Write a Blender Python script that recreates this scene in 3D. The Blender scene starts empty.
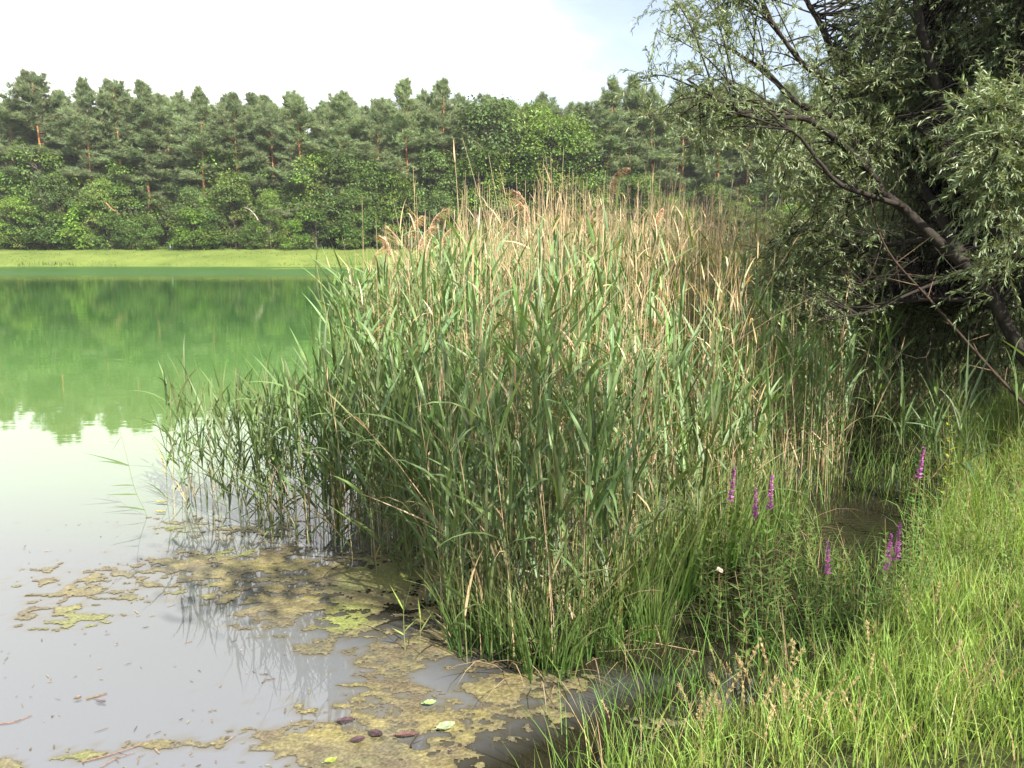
import bpy, math, random
import numpy as np
from mathutils import Vector

R = math.radians
random.seed(11)
rng = np.random.default_rng(11)
scene = bpy.context.scene
COL = scene.collection

# ------------------------------------------------------------------ camera, sky, sun, exposure
CAM_Z, PITCH, FOC = 2.0, R(9.9), 796.0
cam_d = bpy.data.cameras.new('camera')
cam = bpy.data.objects.new('camera', cam_d)
COL.objects.link(cam)
cam.location = (0, 0, CAM_Z)
cam.rotation_euler = (R(90) - PITCH, 0, 0)
cam_d.sensor_width = 36.0
cam_d.lens = FOC / 1024 * 36.0
cam_d.clip_start = 0.05
cam_d.clip_end = 6000
scene.camera = cam

SUN_AZ, SUN_EL = R(143), R(44)            # azimuth clockwise from +Y (the view direction)
SUN_DIR = Vector((math.sin(SUN_AZ) * math.cos(SUN_EL), math.cos(SUN_AZ) * math.cos(SUN_EL), math.sin(SUN_EL)))
world = bpy.data.worlds.new('World')
scene.world = world
world.use_nodes = True
wn, wl = world.node_tree.nodes, world.node_tree.links
for n in list(wn): wn.remove(n)
w_out = wn.new('ShaderNodeOutputWorld'); w_bg = wn.new('ShaderNodeBackground')
w_bg.inputs['Strength'].default_value = 0.075
sky = wn.new('ShaderNodeTexSky'); sky.sky_type = 'NISHITA'; sky.sun_disc = False
sky.sun_elevation = SUN_EL; sky.sun_rotation = SUN_AZ
sky.air_density = 1.0; sky.dust_density = 1.6; sky.ozone_density = 1.0
tc = wn.new('ShaderNodeTexCoord')
def wmath(op, a, b=None, c=None):
    n = wn.new('ShaderNodeMath'); n.operation = op
    for i, v in enumerate((a, b, c)):
        if v is None: continue
        if isinstance(v, (int, float)): n.inputs[i].default_value = v
        else: wl.new(v, n.inputs[i])
    return n.outputs[0]
def wdot(v):
    n = wn.new('ShaderNodeVectorMath'); n.operation = 'DOT_PRODUCT'
    wl.new(tc.outputs['Generated'], n.inputs[0]); n.inputs[1].default_value = v
    return n.outputs['Value']
def az_el(az, el): return (math.sin(R(az)) * math.cos(R(el)), math.cos(R(az)) * math.cos(R(el)), math.sin(R(el)))
mp = wn.new('ShaderNodeMapping'); mp.inputs['Scale'].default_value = (1.0, 1.0, 2.2)
wl.new(tc.outputs['Generated'], mp.inputs['Vector'])
nz = wn.new('ShaderNodeTexNoise'); nz.inputs['Scale'].default_value = 3.2; nz.inputs['Detail'].default_value = 7; nz.inputs['Roughness'].default_value = 0.55
wl.new(mp.outputs[0], nz.inputs['Vector'])
# one big bright bank low in the north-west, thin veil elsewhere
bank = wn.new('ShaderNodeMapRange'); bank.interpolation_type = 'SMOOTHSTEP'
wl.new(wdot(az_el(-41, 30)), bank.inputs['Value'])
bank.inputs['From Min'].default_value = math.cos(R(46)); bank.inputs['From Max'].default_value = math.cos(R(15))
added_bank = wn.new('ShaderNodeMapRange'); added_bank.interpolation_type = 'SMOOTHSTEP'      # a smaller cloud added above the view, for the pool to mirror
wl.new(wdot(az_el(26, 35)), added_bank.inputs['Value'])
added_bank.inputs['From Min'].default_value = math.cos(R(17)); added_bank.inputs['From Max'].default_value = math.cos(R(5))
cov = wmath('ADD', wmath('MULTIPLY', wmath('MAXIMUM', bank.outputs[0], added_bank.outputs[0]), 0.80), wmath('MULTIPLY', nz.outputs['Fac'], 0.95))
mask = wn.new('ShaderNodeMapRange'); mask.interpolation_type = 'SMOOTHSTEP'
wl.new(cov, mask.inputs['Value'])
mask.inputs['From Min'].default_value = 0.38; mask.inputs['From Max'].default_value = 1.10; mask.inputs['To Min'].default_value = 0.15
w_mix = wn.new('ShaderNodeMix'); w_mix.data_type = 'RGBA'
wl.new(mask.outputs[0], w_mix.inputs['Factor'])
wl.new(sky.outputs[0], w_mix.inputs['A'])
w_mix.inputs['B'].default_value = (12.5, 12.5, 12.5, 1)
wl.new(w_mix.outputs['Result'], w_bg.inputs['Color'])
wl.new(w_bg.outputs[0], w_out.inputs['Surface'])

sun_d = bpy.data.lights.new('sun', 'SUN')
sun_d.energy = 5.0; sun_d.angle = R(0.5); sun_d.color = (1.0, 0.95, 0.86)
sun = bpy.data.objects.new('sun', sun_d)
COL.objects.link(sun)
sun.rotation_euler = SUN_DIR.to_track_quat('Z', 'Y').to_euler()
sun.location = (20, -20, 30)

vs = scene.view_settings
vs.view_transform = 'Standard'; vs.look = 'None'; vs.gamma = 1.0; vs.use_curve_mapping = False
vs.exposure = 1.35
scene.cycles.max_bounces = 8
scene.cycles.diffuse_bounces = 3
scene.cycles.transmission_bounces = 4
scene.cycles.caustics_reflective = False; scene.cycles.caustics_refractive = False

# ------------------------------------------------------------------ where the photo's rays meet the place
def ray(px, py):
    a, b = (px - 512) / FOC, (384 - py) / FOC
    return np.array([a, math.cos(PITCH) + b * math.sin(PITCH), -math.sin(PITCH) + b * math.cos(PITCH)])
def G(px, py, z=0.0):
    d = ray(px, py); t = (z - CAM_Z) / d[2]
    return np.array([0, 0, CAM_Z]) + d * t
def D(px, py, yd):
    d = ray(px, py)
    return np.array([0, 0, CAM_Z]) + d * (yd / d[1])
def proj(P):
    P = np.asarray(P, float) - np.array([0, 0, CAM_Z])
    depth = P[..., 1] * math.cos(PITCH) - P[..., 2] * math.sin(PITCH)
    up = P[..., 1] * math.sin(PITCH) + P[..., 2] * math.cos(PITCH)
    return 512 + FOC * P[..., 0] / depth, 384 - FOC * up / depth, depth

def vnoise(x, y, seed=0):
    """smooth value noise, 0..1"""
    x = np.asarray(x, float); y = np.asarray(y, float)
    xi, yi = np.floor(x).astype(np.int64), np.floor(y).astype(np.int64)
    fx, fy = x - xi, y - yi
    fx, fy = fx * fx * (3 - 2 * fx), fy * fy * (3 - 2 * fy)
    def h(a, b):
        v = np.sin(a * 127.1 + b * 311.7 + seed * 74.7) * 43758.5453
        return v - np.floor(v)
    return (h(xi, yi) * (1 - fx) + h(xi + 1, yi) * fx) * (1 - fy) + (h(xi, yi + 1) * (1 - fx) + h(xi + 1, yi + 1) * fx) * fy
def fbm(x, y, seed=0, oct=4):
    s, a, t = 0, 0.5, 0
    for i in range(oct):
        s = s + a * vnoise(x * 2 ** i, y * 2 ** i, seed + i); t += a; a *= 0.5
    return s / t

# ------------------------------------------------------------------ mesh helpers
class Acc:
    """collects vertices, quads and per-vertex base colours of ONE mesh"""
    def __init__(s): s.v, s.f, s.c, s.n = [], [], [], 0
    def add(s, v, f, c):
        v = np.asarray(v, np.float32).reshape(-1, 3)
        c = np.asarray(c, np.float32)
        if c.ndim == 1: c = np.broadcast_to(c, (len(v), 3))
        s.v.append(v); s.f.append(np.asarray(f, np.int32).reshape(-1, 4) + s.n); s.c.append(c.reshape(-1, 3)); s.n += len(v)
    def mesh(s, name, mat, smooth=False):
        v = np.concatenate(s.v); f = np.concatenate(s.f); c = np.concatenate(s.c)
        me = bpy.data.meshes.new(name)
        me.vertices.add(len(v)); me.vertices.foreach_set('co', v.ravel())
        me.loops.add(f.size); me.loops.foreach_set('vertex_index', f.ravel())
        me.polygons.add(len(f)); me.polygons.foreach_set('loop_start', np.arange(0, f.size, 4, dtype=np.int32))
        if smooth: me.polygons.foreach_set('use_smooth', np.ones(len(f), bool))
        me.update(calc_edges=True)
        at = me.color_attributes.new('col', 'FLOAT_COLOR', 'POINT')
        at.data.foreach_set('color', np.concatenate([c, np.ones((len(c), 1), np.float32)], 1).ravel())
        me.materials.append(mat)
        return me

def unit(a): return a / np.maximum(np.linalg.norm(a, axis=-1, keepdims=True), 1e-9)
def jitter(c, n, amt=0.18, hue=0.06):
    c = np.asarray(c, float)
    return np.clip(c * (1 + rng.normal(0, amt, (n, 1))) * (1 + rng.normal(0, hue, (n, 3))), 0.004, 0.95)

PROF_REED = lambda t: np.clip(0.42 + 2.2 * t, 0, 1) * np.clip((1 - t) / 0.72, 0, 1) ** 0.9 + 0.012
PROF_GRASS = lambda t: np.clip((1 - t) / 0.55, 0, 1) ** 0.8 + 0.02
def blades(acc, base, d0, bend, L, W, col, S=4, prof=PROF_GRASS, fold=0.0, roll=None, tipcol=None, pw=1.4):
    """N ribbons: start at base, leave along d0 and are pulled by bend towards the tip"""
    base = np.asarray(base, float); N = len(base)
    if N == 0: return
    d0 = unit(np.asarray(d0, float)); L = np.broadcast_to(L, (N,)); W = np.broadcast_to(W, (N,))
    bend = np.broadcast_to(bend, (N, 3))
    P = [base]; T = []
    for i in range(S):
        t = (i + 0.5) / S
        T.append(unit(d0 + bend * t ** pw)); P.append(P[-1] + T[-1] * (L / S)[:, None])
    T.append(T[-1])
    P = np.stack(P, 1); T = np.stack(T, 1)
    ref = np.array([0, 0, 1.0])
    side = np.cross(T[:, 0], ref)
    bad = np.linalg.norm(side, axis=1) < 0.15
    az = rng.uniform(0, 2 * np.pi, N)
    side[bad] = np.stack([np.cos(az), np.sin(az), 0 * az], 1)[bad]
    side = unit(side)
    if roll is not None:
        k = T[:, 0]; c, s_ = np.cos(roll)[:, None], np.sin(roll)[:, None]
        side = side * c + np.cross(k, side) * s_ + k * (np.sum(k * side, 1)[:, None]) * (1 - c)
    side = np.broadcast_to(side[:, None], P.shape)
    nor = unit(np.cross(side, T))
    t = np.linspace(0, 1, S + 1)
    w = (prof(t)[None] * W[:, None] * 0.5)[..., None]
    cols = np.broadcast_to(np.asarray(col, float), (N, 3)) if np.ndim(col) == 1 else np.asarray(col, float)
    cc = np.broadcast_to(cols[:, None], P.shape)
    if tipcol is not None:
        tt = (t ** 2)[None, :, None]; cc = cc * (1 - tt) + np.asarray(tipcol) * tt
    if fold > 0:
        V = np.stack([P - side * w + nor * w * fold, P, P + side * w + nor * w * fold], 2); K = 3
    else:
        V = np.stack([P - side * w, P + side * w], 2); K = 2
    C = np.broadcast_to(cc[:, :, None], V.shape)
    idx = np.arange(N * (S + 1) * K).reshape(N, S + 1, K)
    F = np.stack([idx[:, :-1, :-1], idx[:, :-1, 1:], idx[:, 1:, 1:], idx[:, 1:, :-1]], -1)
    acc.add(V, F, C.reshape(-1, 3))

def tubes(acc, P, rad, col, k=4):
    """N tubes along P (N,S,3)"""
    P = np.asarray(P, float); N, S, _ = P.shape
    rad = np.broadcast_to(rad, (N, S))
    T = np.gradient(P, axis=1) if S > 2 else np.repeat(P[:, 1:] - P[:, :1], 2, 1)
    T = unit(T)
    ref = np.where(np.abs(T[:, :1, 2:3]) > 0.8, np.array([1.0, 0, 0]), np.array([0, 0, 1.0]))
    A = unit(np.cross(T, np.broadcast_to(ref, T.shape))); B = np.cross(T, A)
    an = np.arange(k) * 2 * np.pi / k
    V = P[:, :, None] + rad[..., None, None] * (A[:, :, None] * np.cos(an)[:, None] + B[:, :, None] * np.sin(an)[:, None])
    col = np.asarray(col, float)
    if col.ndim == 1: C = np.broadcast_to(col, V.shape)
    elif col.ndim == 2: C = np.broadcast_to(col[:, None, None], V.shape)
    else: C = np.broadcast_to(col[:, :, None], V.shape)
    idx = np.arange(N * S * k).reshape(N, S, k)
    nx = np.roll(idx, -1, 2)
    F = np.stack([idx[:, :-1], nx[:, :-1], nx[:, 1:], idx[:, 1:]], -1)
    acc.add(V, F, C.reshape(-1, 3))
def tube1(acc, pts, rad, col, k=6): tubes(acc, np.asarray(pts, float)[None], np.asarray(rad, float)[None], col, k)
def curve(pts, n):
    """Catmull-Rom through the points"""
    pts = np.asarray(pts, float); m = len(pts)
    q = np.concatenate([2 * pts[:1] - pts[1:2], pts, 2 * pts[-1:] - pts[-2:-1]])
    out = []
    for u in np.linspace(0, m - 1 - 1e-6, n):
        i = int(u); t = u - i; a, b, c, d = q[i:i + 4]
        out.append(0.5 * (2 * b + (c - a) * t + (2 * a - 5 * b + 4 * c - d) * t * t + (3 * b - a - 3 * c + d) * t ** 3))
    return np.array(out)

def link(name, me, parent=None, loc=None):
    o = bpy.data.objects.new(name, me); COL.objects.link(o)
    if parent: o.parent = parent
    if loc is not None: o.location = loc
    return o
def tag(o, label=None, cat=None, group=None, kind=None):
    if label: o['label'] = label
    if cat: o['category'] = cat
    if group: o['group'] = group
    if kind: o['kind'] = kind
    return o
def thing(name, label, cat, loc=(0, 0, 0), group=None):
    o = bpy.data.objects.new(name, None); COL.objects.link(o); o.location = loc
    o.empty_display_size = 0.05
    return tag(o, label, cat, group)
def place(name, label, cat, parts, loc, rz=0, sc=1.0, group=None, tilt=(0, 0)):
    """a thing with its parts; parts = [(name, mesh[, subparts])], meshes shared between repeats"""
    o = thing(name, label, cat, loc, group)
    o.rotation_euler = (tilt[0], tilt[1], rz); o.scale = (sc, sc, sc) if np.isscalar(sc) else sc
    for p in parts: 
        c = link(p[0], p[1], o)
        if len(p) > 2:
            for q in p[2]: link(q[0], q[1], c)
    return o

# ------------------------------------------------------------------ materials
def mat_base(name):
    m = bpy.data.materials.new(name); m.use_nodes = True
    nt = m.node_tree
    for n in list(nt.nodes): nt.nodes.remove(n)
    out = nt.nodes.new('ShaderNodeOutputMaterial')
    return m, nt, out
def plant_mat(name, rough=0.5, trans=0.3, spec=0.35, var=0.25, nscale=0.0, bump=0.0, tint=(1.25, 1.15, 0.55)):
    """base colour from the mesh's own 'col' attribute, varied per object and by noise; light passes through leaves"""
    m, nt, out = mat_base(name); N, Lk = nt.nodes, nt.links
    at = N.new('ShaderNodeAttribute'); at.attribute_name = 'col'
    oi = N.new('ShaderNodeObjectInfo')
    mr = N.new('ShaderNodeMapRange'); Lk.new(oi.outputs['Random'], mr.inputs['Value'])
    mr.inputs['To Min'].default_value = 1 - var; mr.inputs['To Max'].default_value = 1 + var
    mul = N.new('ShaderNodeVectorMath'); mul.operation = 'SCALE'
    Lk.new(at.outputs['Color'], mul.inputs[0]); Lk.new(mr.outputs[0], mul.inputs['Scale'])
    colour = mul.outputs[0]
    b = N.new('ShaderNodeBsdfPrincipled')
    b.inputs['Roughness'].default_value = rough; b.inputs['Specular IOR Level'].default_value = spec
    if nscale:
        tcn = N.new('ShaderNodeTexCoord'); nzn = N.new('ShaderNodeTexNoise')
        nzn.inputs['Scale'].default_value = nscale; nzn.inputs['Detail'].default_value = 5
        Lk.new(tcn.outputs['Object'], nzn.inputs['Vector'])
        m2 = N.new('ShaderNodeMapRange'); Lk.new(nzn.outputs['Fac'], m2.inputs['Value'])
        m2.inputs['From Min'].default_value = 0.3; m2.inputs['From Max'].default_value = 0.7
        m2.inputs['To Min'].default_value = 0.65; m2.inputs['To Max'].default_value = 1.35
        s2 = N.new('ShaderNodeVectorMath'); s2.operation = 'SCALE'
        Lk.new(colour, s2.inputs[0]); Lk.new(m2.outputs[0], s2.inputs['Scale']); colour = s2.outputs[0]
        if bump:
            bp = N.new('ShaderNodeBump'); bp.inputs['Strength'].default_value = bump; bp.inputs['Distance'].default_value = 0.02
            Lk.new(nzn.outputs['Fac'], bp.inputs['Height']); Lk.new(bp.outputs[0], b.inputs['Normal'])
    Lk.new(colour, b.inputs['Base Color'])
    if trans > 0:
        tr = N.new('ShaderNodeBsdfTranslucent')
        tm = N.new('ShaderNodeVectorMath'); tm.operation = 'MULTIPLY'
        Lk.new(colour, tm.inputs[0]); tm.inputs[1].default_value = tint
        Lk.new(tm.outputs[0], tr.inputs['Color'])
        mx = N.new('ShaderNodeMixShader'); mx.inputs[0].default_value = trans
        Lk.new(b.outputs[0], mx.inputs[1]); Lk.new(tr.outputs[0], mx.inputs[2]); Lk.new(mx.outputs[0], out.inputs['Surface'])
    else: Lk.new(b.outputs[0], out.inputs['Surface'])
    return m
M_REED = plant_mat('reed leaf', 0.45, 0.30, 0.4, 0.2)
M_STEM = plant_mat('reed stem', 0.55, 0.0, 0.3, 0.15)
M_PLUME = plant_mat('seed plume', 0.8, 0.45, 0.1, 0.12, tint=(1.1, 1.0, 0.85))
M_GRASS = plant_mat('grass blade', 0.5, 0.38, 0.3, 0.1)
M_NEEDLE = plant_mat('pine needles', 0.6, 0.42, 0.25, 0.16, tint=(1.1, 1.1, 0.85))
M_BROAD = plant_mat('broad leaves', 0.5, 0.36, 0.3, 0.18)
M_WILLOW = plant_mat('willow leaves', 0.45, 0.25, 0.4, 0.0)
M_BARK = plant_mat('bark', 0.85, 0.0, 0.15, 0.12, nscale=18, bump=0.5)
M_PBARK = plant_mat('pine bark', 0.9, 0.0, 0.1, 0.15, nscale=3, bump=0.3)
M_PETAL = plant_mat('petal', 0.6, 0.3, 0.2, 0.1, tint=(1.1, 0.9, 1.1))
M_DEAD = plant_mat('dead leaf', 0.6, 0.1, 0.3, 0.2, nscale=60, bump=0.3)
M_ALGAE = plant_mat('algae', 0.45, 0.0, 0.4, 0.0, nscale=70, bump=0.4)

# ------------------------------------------------------------------ ground, water
SHORE = [G(590, 800)[:2], G(700, 745)[:2], G(810, 690)[:2], G(888, 622)[:2], G(930, 545)[:2], G(958, 480)[:2]]
LAKE = np.array([(-60, -25), (-8, -4), (-2.2, 0.3), (-0.9, 1.7)] + [tuple(p) for p in SHORE] +
                [(4.6, 8.2), (6.5, 10.5), (9, 14), (15, 26), (26, 48), (40, 69), (44, 76), (20, 76.2), (-10, 75.8), (-60, 76.5), (-95, 70), (-110, 40), (-95, 0)])
def lake_sd(x, y):
    """signed distance to the lake's edge, positive on land"""
    x = np.asarray(x, float); y = np.asarray(y, float)
    d = np.full(x.shape, 1e9); ins = np.zeros(x.shape, bool)
    for a, b in zip(LAKE, np.roll(LAKE, -1, 0)):
        e = b - a; t = np.clip(((x - a[0]) * e[0] + (y - a[1]) * e[1]) / (e @ e), 0, 1)
        d = np.minimum(d, np.hypot(x - a[0] - t * e[0], y - a[1] - t * e[1]))
        c = ((a[1] > y) != (b[1] > y)) & (x < e[0] * (y - a[1]) / (e[1] if abs(e[1]) > 1e-9 else 1e-9) + a[0])
        ins ^= c
    return np.where(ins, -d, d)
def ground_z(x, y):
    s = lake_sd(x, y)
    n = fbm(np.asarray(x) * 1.3, np.asarray(y) * 1.3, 3) - 0.5
    far = np.clip((np.asarray(y) - 55) / 15, 0, 1)
    near = np.where(s < 0, np.maximum(0.22 * s, -1.2), 0.34 * (1 - np.exp(-s / 1.2)) + 0.010 * np.minimum(s, 60)) + 0.10 * n * np.clip(1 - np.abs(s) / 40, 0, 1)
    farz = np.where(s < 0, np.maximum(0.22 * s, -1.2), 1.85 * (1 - np.exp(-s / 5.5)) + np.clip(s - 14, 0, 200) * 0.05 + np.clip(s - 34, 0, 40) * 0.40) + 0.12 * n * np.clip(s / 2, 0, 1)
    return near * (1 - far) + farz * far
def axis_pts(fine_a, fine_b, step, far):
    a = list(np.arange(fine_a, fine_b + 1e-6, step)); st = step
    lo, hi = fine_a, fine_b
    while hi < far: st *= 1.16; hi += st; a.append(hi)
    st = step
    while lo > -far: st *= 1.16; lo -= st; a.insert(0, lo)
    return np.array(a)
gx, gy = axis_pts(-3, 7, 0.16, 1500), axis_pts(0, 11, 0.16, 1500)
gy = np.sort(np.concatenate([gy, np.arange(74.5, 92, 0.6)]))
X, Y = np.meshgrid(gx, gy)
a = Acc(); idx = np.arange(X.size).reshape(X.shape)
gv = np.stack([X, Y, ground_z(X, Y)], -1)
a.add(gv, np.stack([idx[:-1, :-1], idx[:-1, 1:], idx[1:, 1:], idx[1:, :-1]], -1), (0.1, 0.1, 0.05))
m, nt, out = mat_base('ground'); N, Lk = nt.nodes, nt.links
geo = N.new('ShaderNodeNewGeometry'); sep = N.new('ShaderNodeSeparateXYZ'); Lk.new(geo.outputs['Position'], sep.inputs[0])
n1 = N.new('ShaderNodeTexNoise'); n1.inputs['Scale'].default_value = 0.35; n1.inputs['Detail'].default_value = 8; Lk.new(geo.outputs['Position'], n1.inputs['Vector'])
n2 = N.new('ShaderNodeTexNoise'); n2.inputs['Scale'].default_value = 14; n2.inputs['Detail'].default_value = 6; Lk.new(geo.outputs['Position'], n2.inputs['Vector'])
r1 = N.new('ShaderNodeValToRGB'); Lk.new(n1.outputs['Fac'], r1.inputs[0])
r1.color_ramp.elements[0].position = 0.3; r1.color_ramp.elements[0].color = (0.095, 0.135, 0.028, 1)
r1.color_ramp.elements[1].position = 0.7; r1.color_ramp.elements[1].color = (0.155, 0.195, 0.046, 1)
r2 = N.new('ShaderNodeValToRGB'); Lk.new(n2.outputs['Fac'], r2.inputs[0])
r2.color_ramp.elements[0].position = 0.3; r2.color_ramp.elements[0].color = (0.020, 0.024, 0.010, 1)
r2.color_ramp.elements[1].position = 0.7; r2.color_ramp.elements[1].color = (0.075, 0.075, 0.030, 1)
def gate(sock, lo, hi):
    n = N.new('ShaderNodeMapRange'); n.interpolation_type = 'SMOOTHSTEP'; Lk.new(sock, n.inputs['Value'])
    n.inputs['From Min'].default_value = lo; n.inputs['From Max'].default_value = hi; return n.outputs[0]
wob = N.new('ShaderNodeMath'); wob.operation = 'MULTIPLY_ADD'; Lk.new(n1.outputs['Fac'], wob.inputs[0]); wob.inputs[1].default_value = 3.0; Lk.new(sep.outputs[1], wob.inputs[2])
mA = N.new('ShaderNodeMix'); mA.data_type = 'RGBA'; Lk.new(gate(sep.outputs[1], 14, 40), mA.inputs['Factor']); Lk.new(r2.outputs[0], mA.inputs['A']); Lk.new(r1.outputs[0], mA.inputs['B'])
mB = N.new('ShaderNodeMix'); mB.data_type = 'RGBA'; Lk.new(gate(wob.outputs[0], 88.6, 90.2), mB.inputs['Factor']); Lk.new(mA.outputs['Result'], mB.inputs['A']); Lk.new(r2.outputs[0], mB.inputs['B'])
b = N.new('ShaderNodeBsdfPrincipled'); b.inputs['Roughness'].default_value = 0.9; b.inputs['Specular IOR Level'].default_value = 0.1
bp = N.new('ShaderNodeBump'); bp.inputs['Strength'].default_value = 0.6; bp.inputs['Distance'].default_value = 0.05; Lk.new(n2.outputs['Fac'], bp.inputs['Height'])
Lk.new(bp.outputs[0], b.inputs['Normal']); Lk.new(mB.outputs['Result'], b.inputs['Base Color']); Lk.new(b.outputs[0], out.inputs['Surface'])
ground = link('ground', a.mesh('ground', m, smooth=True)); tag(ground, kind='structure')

# water: milky green lake, greyer over pale shallows, with reflected sky painted into that grey
m, nt, out = mat_base('lake water'); N, Lk = nt.nodes, nt.links
geo = N.new('ShaderNodeNewGeometry'); sep = N.new('ShaderNodeSeparateXYZ'); Lk.new(geo.outputs['Position'], sep.inputs[0])
nA = N.new('ShaderNodeTexNoise'); nA.inputs['Scale'].default_value = 0.6; nA.inputs['Detail'].default_value = 3; Lk.new(geo.outputs['Position'], nA.inputs['Vector'])
sh = N.new('ShaderNodeMath'); sh.operation = 'MULTIPLY_ADD'; Lk.new(nA.outputs['Fac'], sh.inputs[0]); sh.inputs[1].default_value = 1.6; Lk.new(sep.outputs[1], sh.inputs[2])
rg = N.new('ShaderNodeValToRGB'); 
mr = N.new('ShaderNodeMapRange'); Lk.new(sh.outputs[0], mr.inputs['Value']); mr.inputs['From Min'].default_value = 3; mr.inputs['From Max'].default_value = 23
Lk.new(mr.outputs[0], rg.inputs[0])
e = rg.color_ramp.elements
e[0].position = 0.0; e[0].color = (0.128, 0.132, 0.146, 1)
e[1].position = 1.0; e[1].color = (0.034, 0.100, 0.024, 1)
for p, c in ((0.14, (0.108, 0.115, 0.112)), (0.30, (0.110, 0.180, 0.056)), (0.55, (0.088, 0.186, 0.048))):
    k = e.new(p); k.color = (*c, 1)
b = N.new('ShaderNodeBsdfPrincipled'); b.inputs['IOR'].default_value = 1.40; b.inputs['Roughness'].default_value = 0.015
b.inputs['Specular IOR Level'].default_value = 0.5
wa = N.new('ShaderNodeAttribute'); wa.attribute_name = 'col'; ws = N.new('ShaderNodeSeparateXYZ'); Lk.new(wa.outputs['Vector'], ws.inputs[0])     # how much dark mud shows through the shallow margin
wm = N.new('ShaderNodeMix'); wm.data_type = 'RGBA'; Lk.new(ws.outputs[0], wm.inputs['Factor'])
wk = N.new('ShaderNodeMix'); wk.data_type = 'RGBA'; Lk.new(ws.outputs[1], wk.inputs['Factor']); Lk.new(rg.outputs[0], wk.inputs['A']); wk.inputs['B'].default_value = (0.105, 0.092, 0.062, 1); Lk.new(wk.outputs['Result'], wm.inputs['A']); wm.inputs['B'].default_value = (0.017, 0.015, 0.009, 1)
Lk.new(wm.outputs['Result'], b.inputs['Base Color'])
# ripples: nearly still close by, a breezy strip under the far shore
mpn = N.new('ShaderNodeMapping'); mpn.inputs['Scale'].default_value = (0.8, 1.7, 1); Lk.new(geo.outputs['Position'], mpn.inputs['Vector'])
w1 = N.new('ShaderNodeTexNoise'); w1.inputs['Scale'].default_value = 1.2; w1.inputs['Detail'].default_value = 4; Lk.new(mpn.outputs[0], w1.inputs['Vector'])
dist = N.new('ShaderNodeMapRange'); Lk.new(sep.outputs[1], dist.inputs['Value'])
dist.inputs['From Min'].default_value = 5; dist.inputs['From Max'].default_value = 70; dist.inputs['To Min'].default_value = 0.0018; dist.inputs['To Max'].default_value = 0.006
g1 = gate(sep.outputs[1], 50, 56)
wx = N.new('ShaderNodeTexNoise'); wx.inputs['Scale'].default_value = 0.06; wx.inputs['Detail'].default_value = 3; Lk.new(geo.outputs['Position'], wx.inputs['Vector'])
g2 = gate(wx.outputs['Fac'], 0.34, 0.48)
gg = N.new('ShaderNodeMath'); gg.operation = 'MULTIPLY'; Lk.new(g1, gg.inputs[0]); Lk.new(g2, gg.inputs[1])
bd = N.new('ShaderNodeMath'); bd.operation = 'MULTIPLY_ADD'; Lk.new(gg.outputs[0], bd.inputs[0]); bd.inputs[1].default_value = 0.12; Lk.new(dist.outputs[0], bd.inputs[2])
hh = N.new('ShaderNodeMath'); hh.operation = 'MULTIPLY'; Lk.new(w1.outputs['Fac'], hh.inputs[0]); Lk.new(bd.outputs[0], hh.inputs[1])
bp = N.new('ShaderNodeBump'); bp.inputs['Strength'].default_value = 1.0; bp.inputs['Distance'].default_value = 1.0; Lk.new(hh.outputs[0], bp.inputs['Height'])
rr_ = N.new('ShaderNodeMath'); rr_.operation = 'MULTIPLY_ADD'; Lk.new(gg.outputs[0], rr_.inputs[0]); rr_.inputs[1].default_value = 0.22; rr_.inputs[2].default_value = 0.015; Lk.new(rr_.outputs[0], b.inputs['Roughness'])
w2 = N.new('ShaderNodeTexNoise'); w2.inputs['Scale'].default_value = 16; w2.inputs['Detail'].default_value = 2; Lk.new(mpn.outputs[0], w2.inputs['Vector'])
h2 = N.new('ShaderNodeMath'); h2.operation = 'MULTIPLY'; Lk.new(w2.outputs['Fac'], h2.inputs[0]); Lk.new(ws.outputs[2], h2.inputs[1])
h3 = N.new('ShaderNodeMath'); h3.operation = 'MULTIPLY_ADD'; Lk.new(h2.outputs[0], h3.inputs[0]); h3.inputs[1].default_value = 0.030; Lk.new(hh.outputs[0], h3.inputs[2]); Lk.new(h3.outputs[0], bp.inputs['Height'])
Lk.new(bp.outputs[0], b.inputs['Normal']); Lk.new(b.outputs[0], out.inputs['Surface'])
wx_ = np.concatenate([[-120, -60, -30, -12, -6], np.arange(-4, 1.6, 0.03), np.arange(1.6, 9, 0.12), [10, 14, 20, 30, 60]]); wy_ = np.concatenate([[-30, -10, -3, 0, 1], np.arange(1.5, 6.5, 0.03), np.arange(6.5, 12, 0.12), [13, 15, 20, 30, 50, 70, 90]])
X, Y = np.meshgrid(wx_, wy_); idx = np.arange(X.size).reshape(X.shape)
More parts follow.
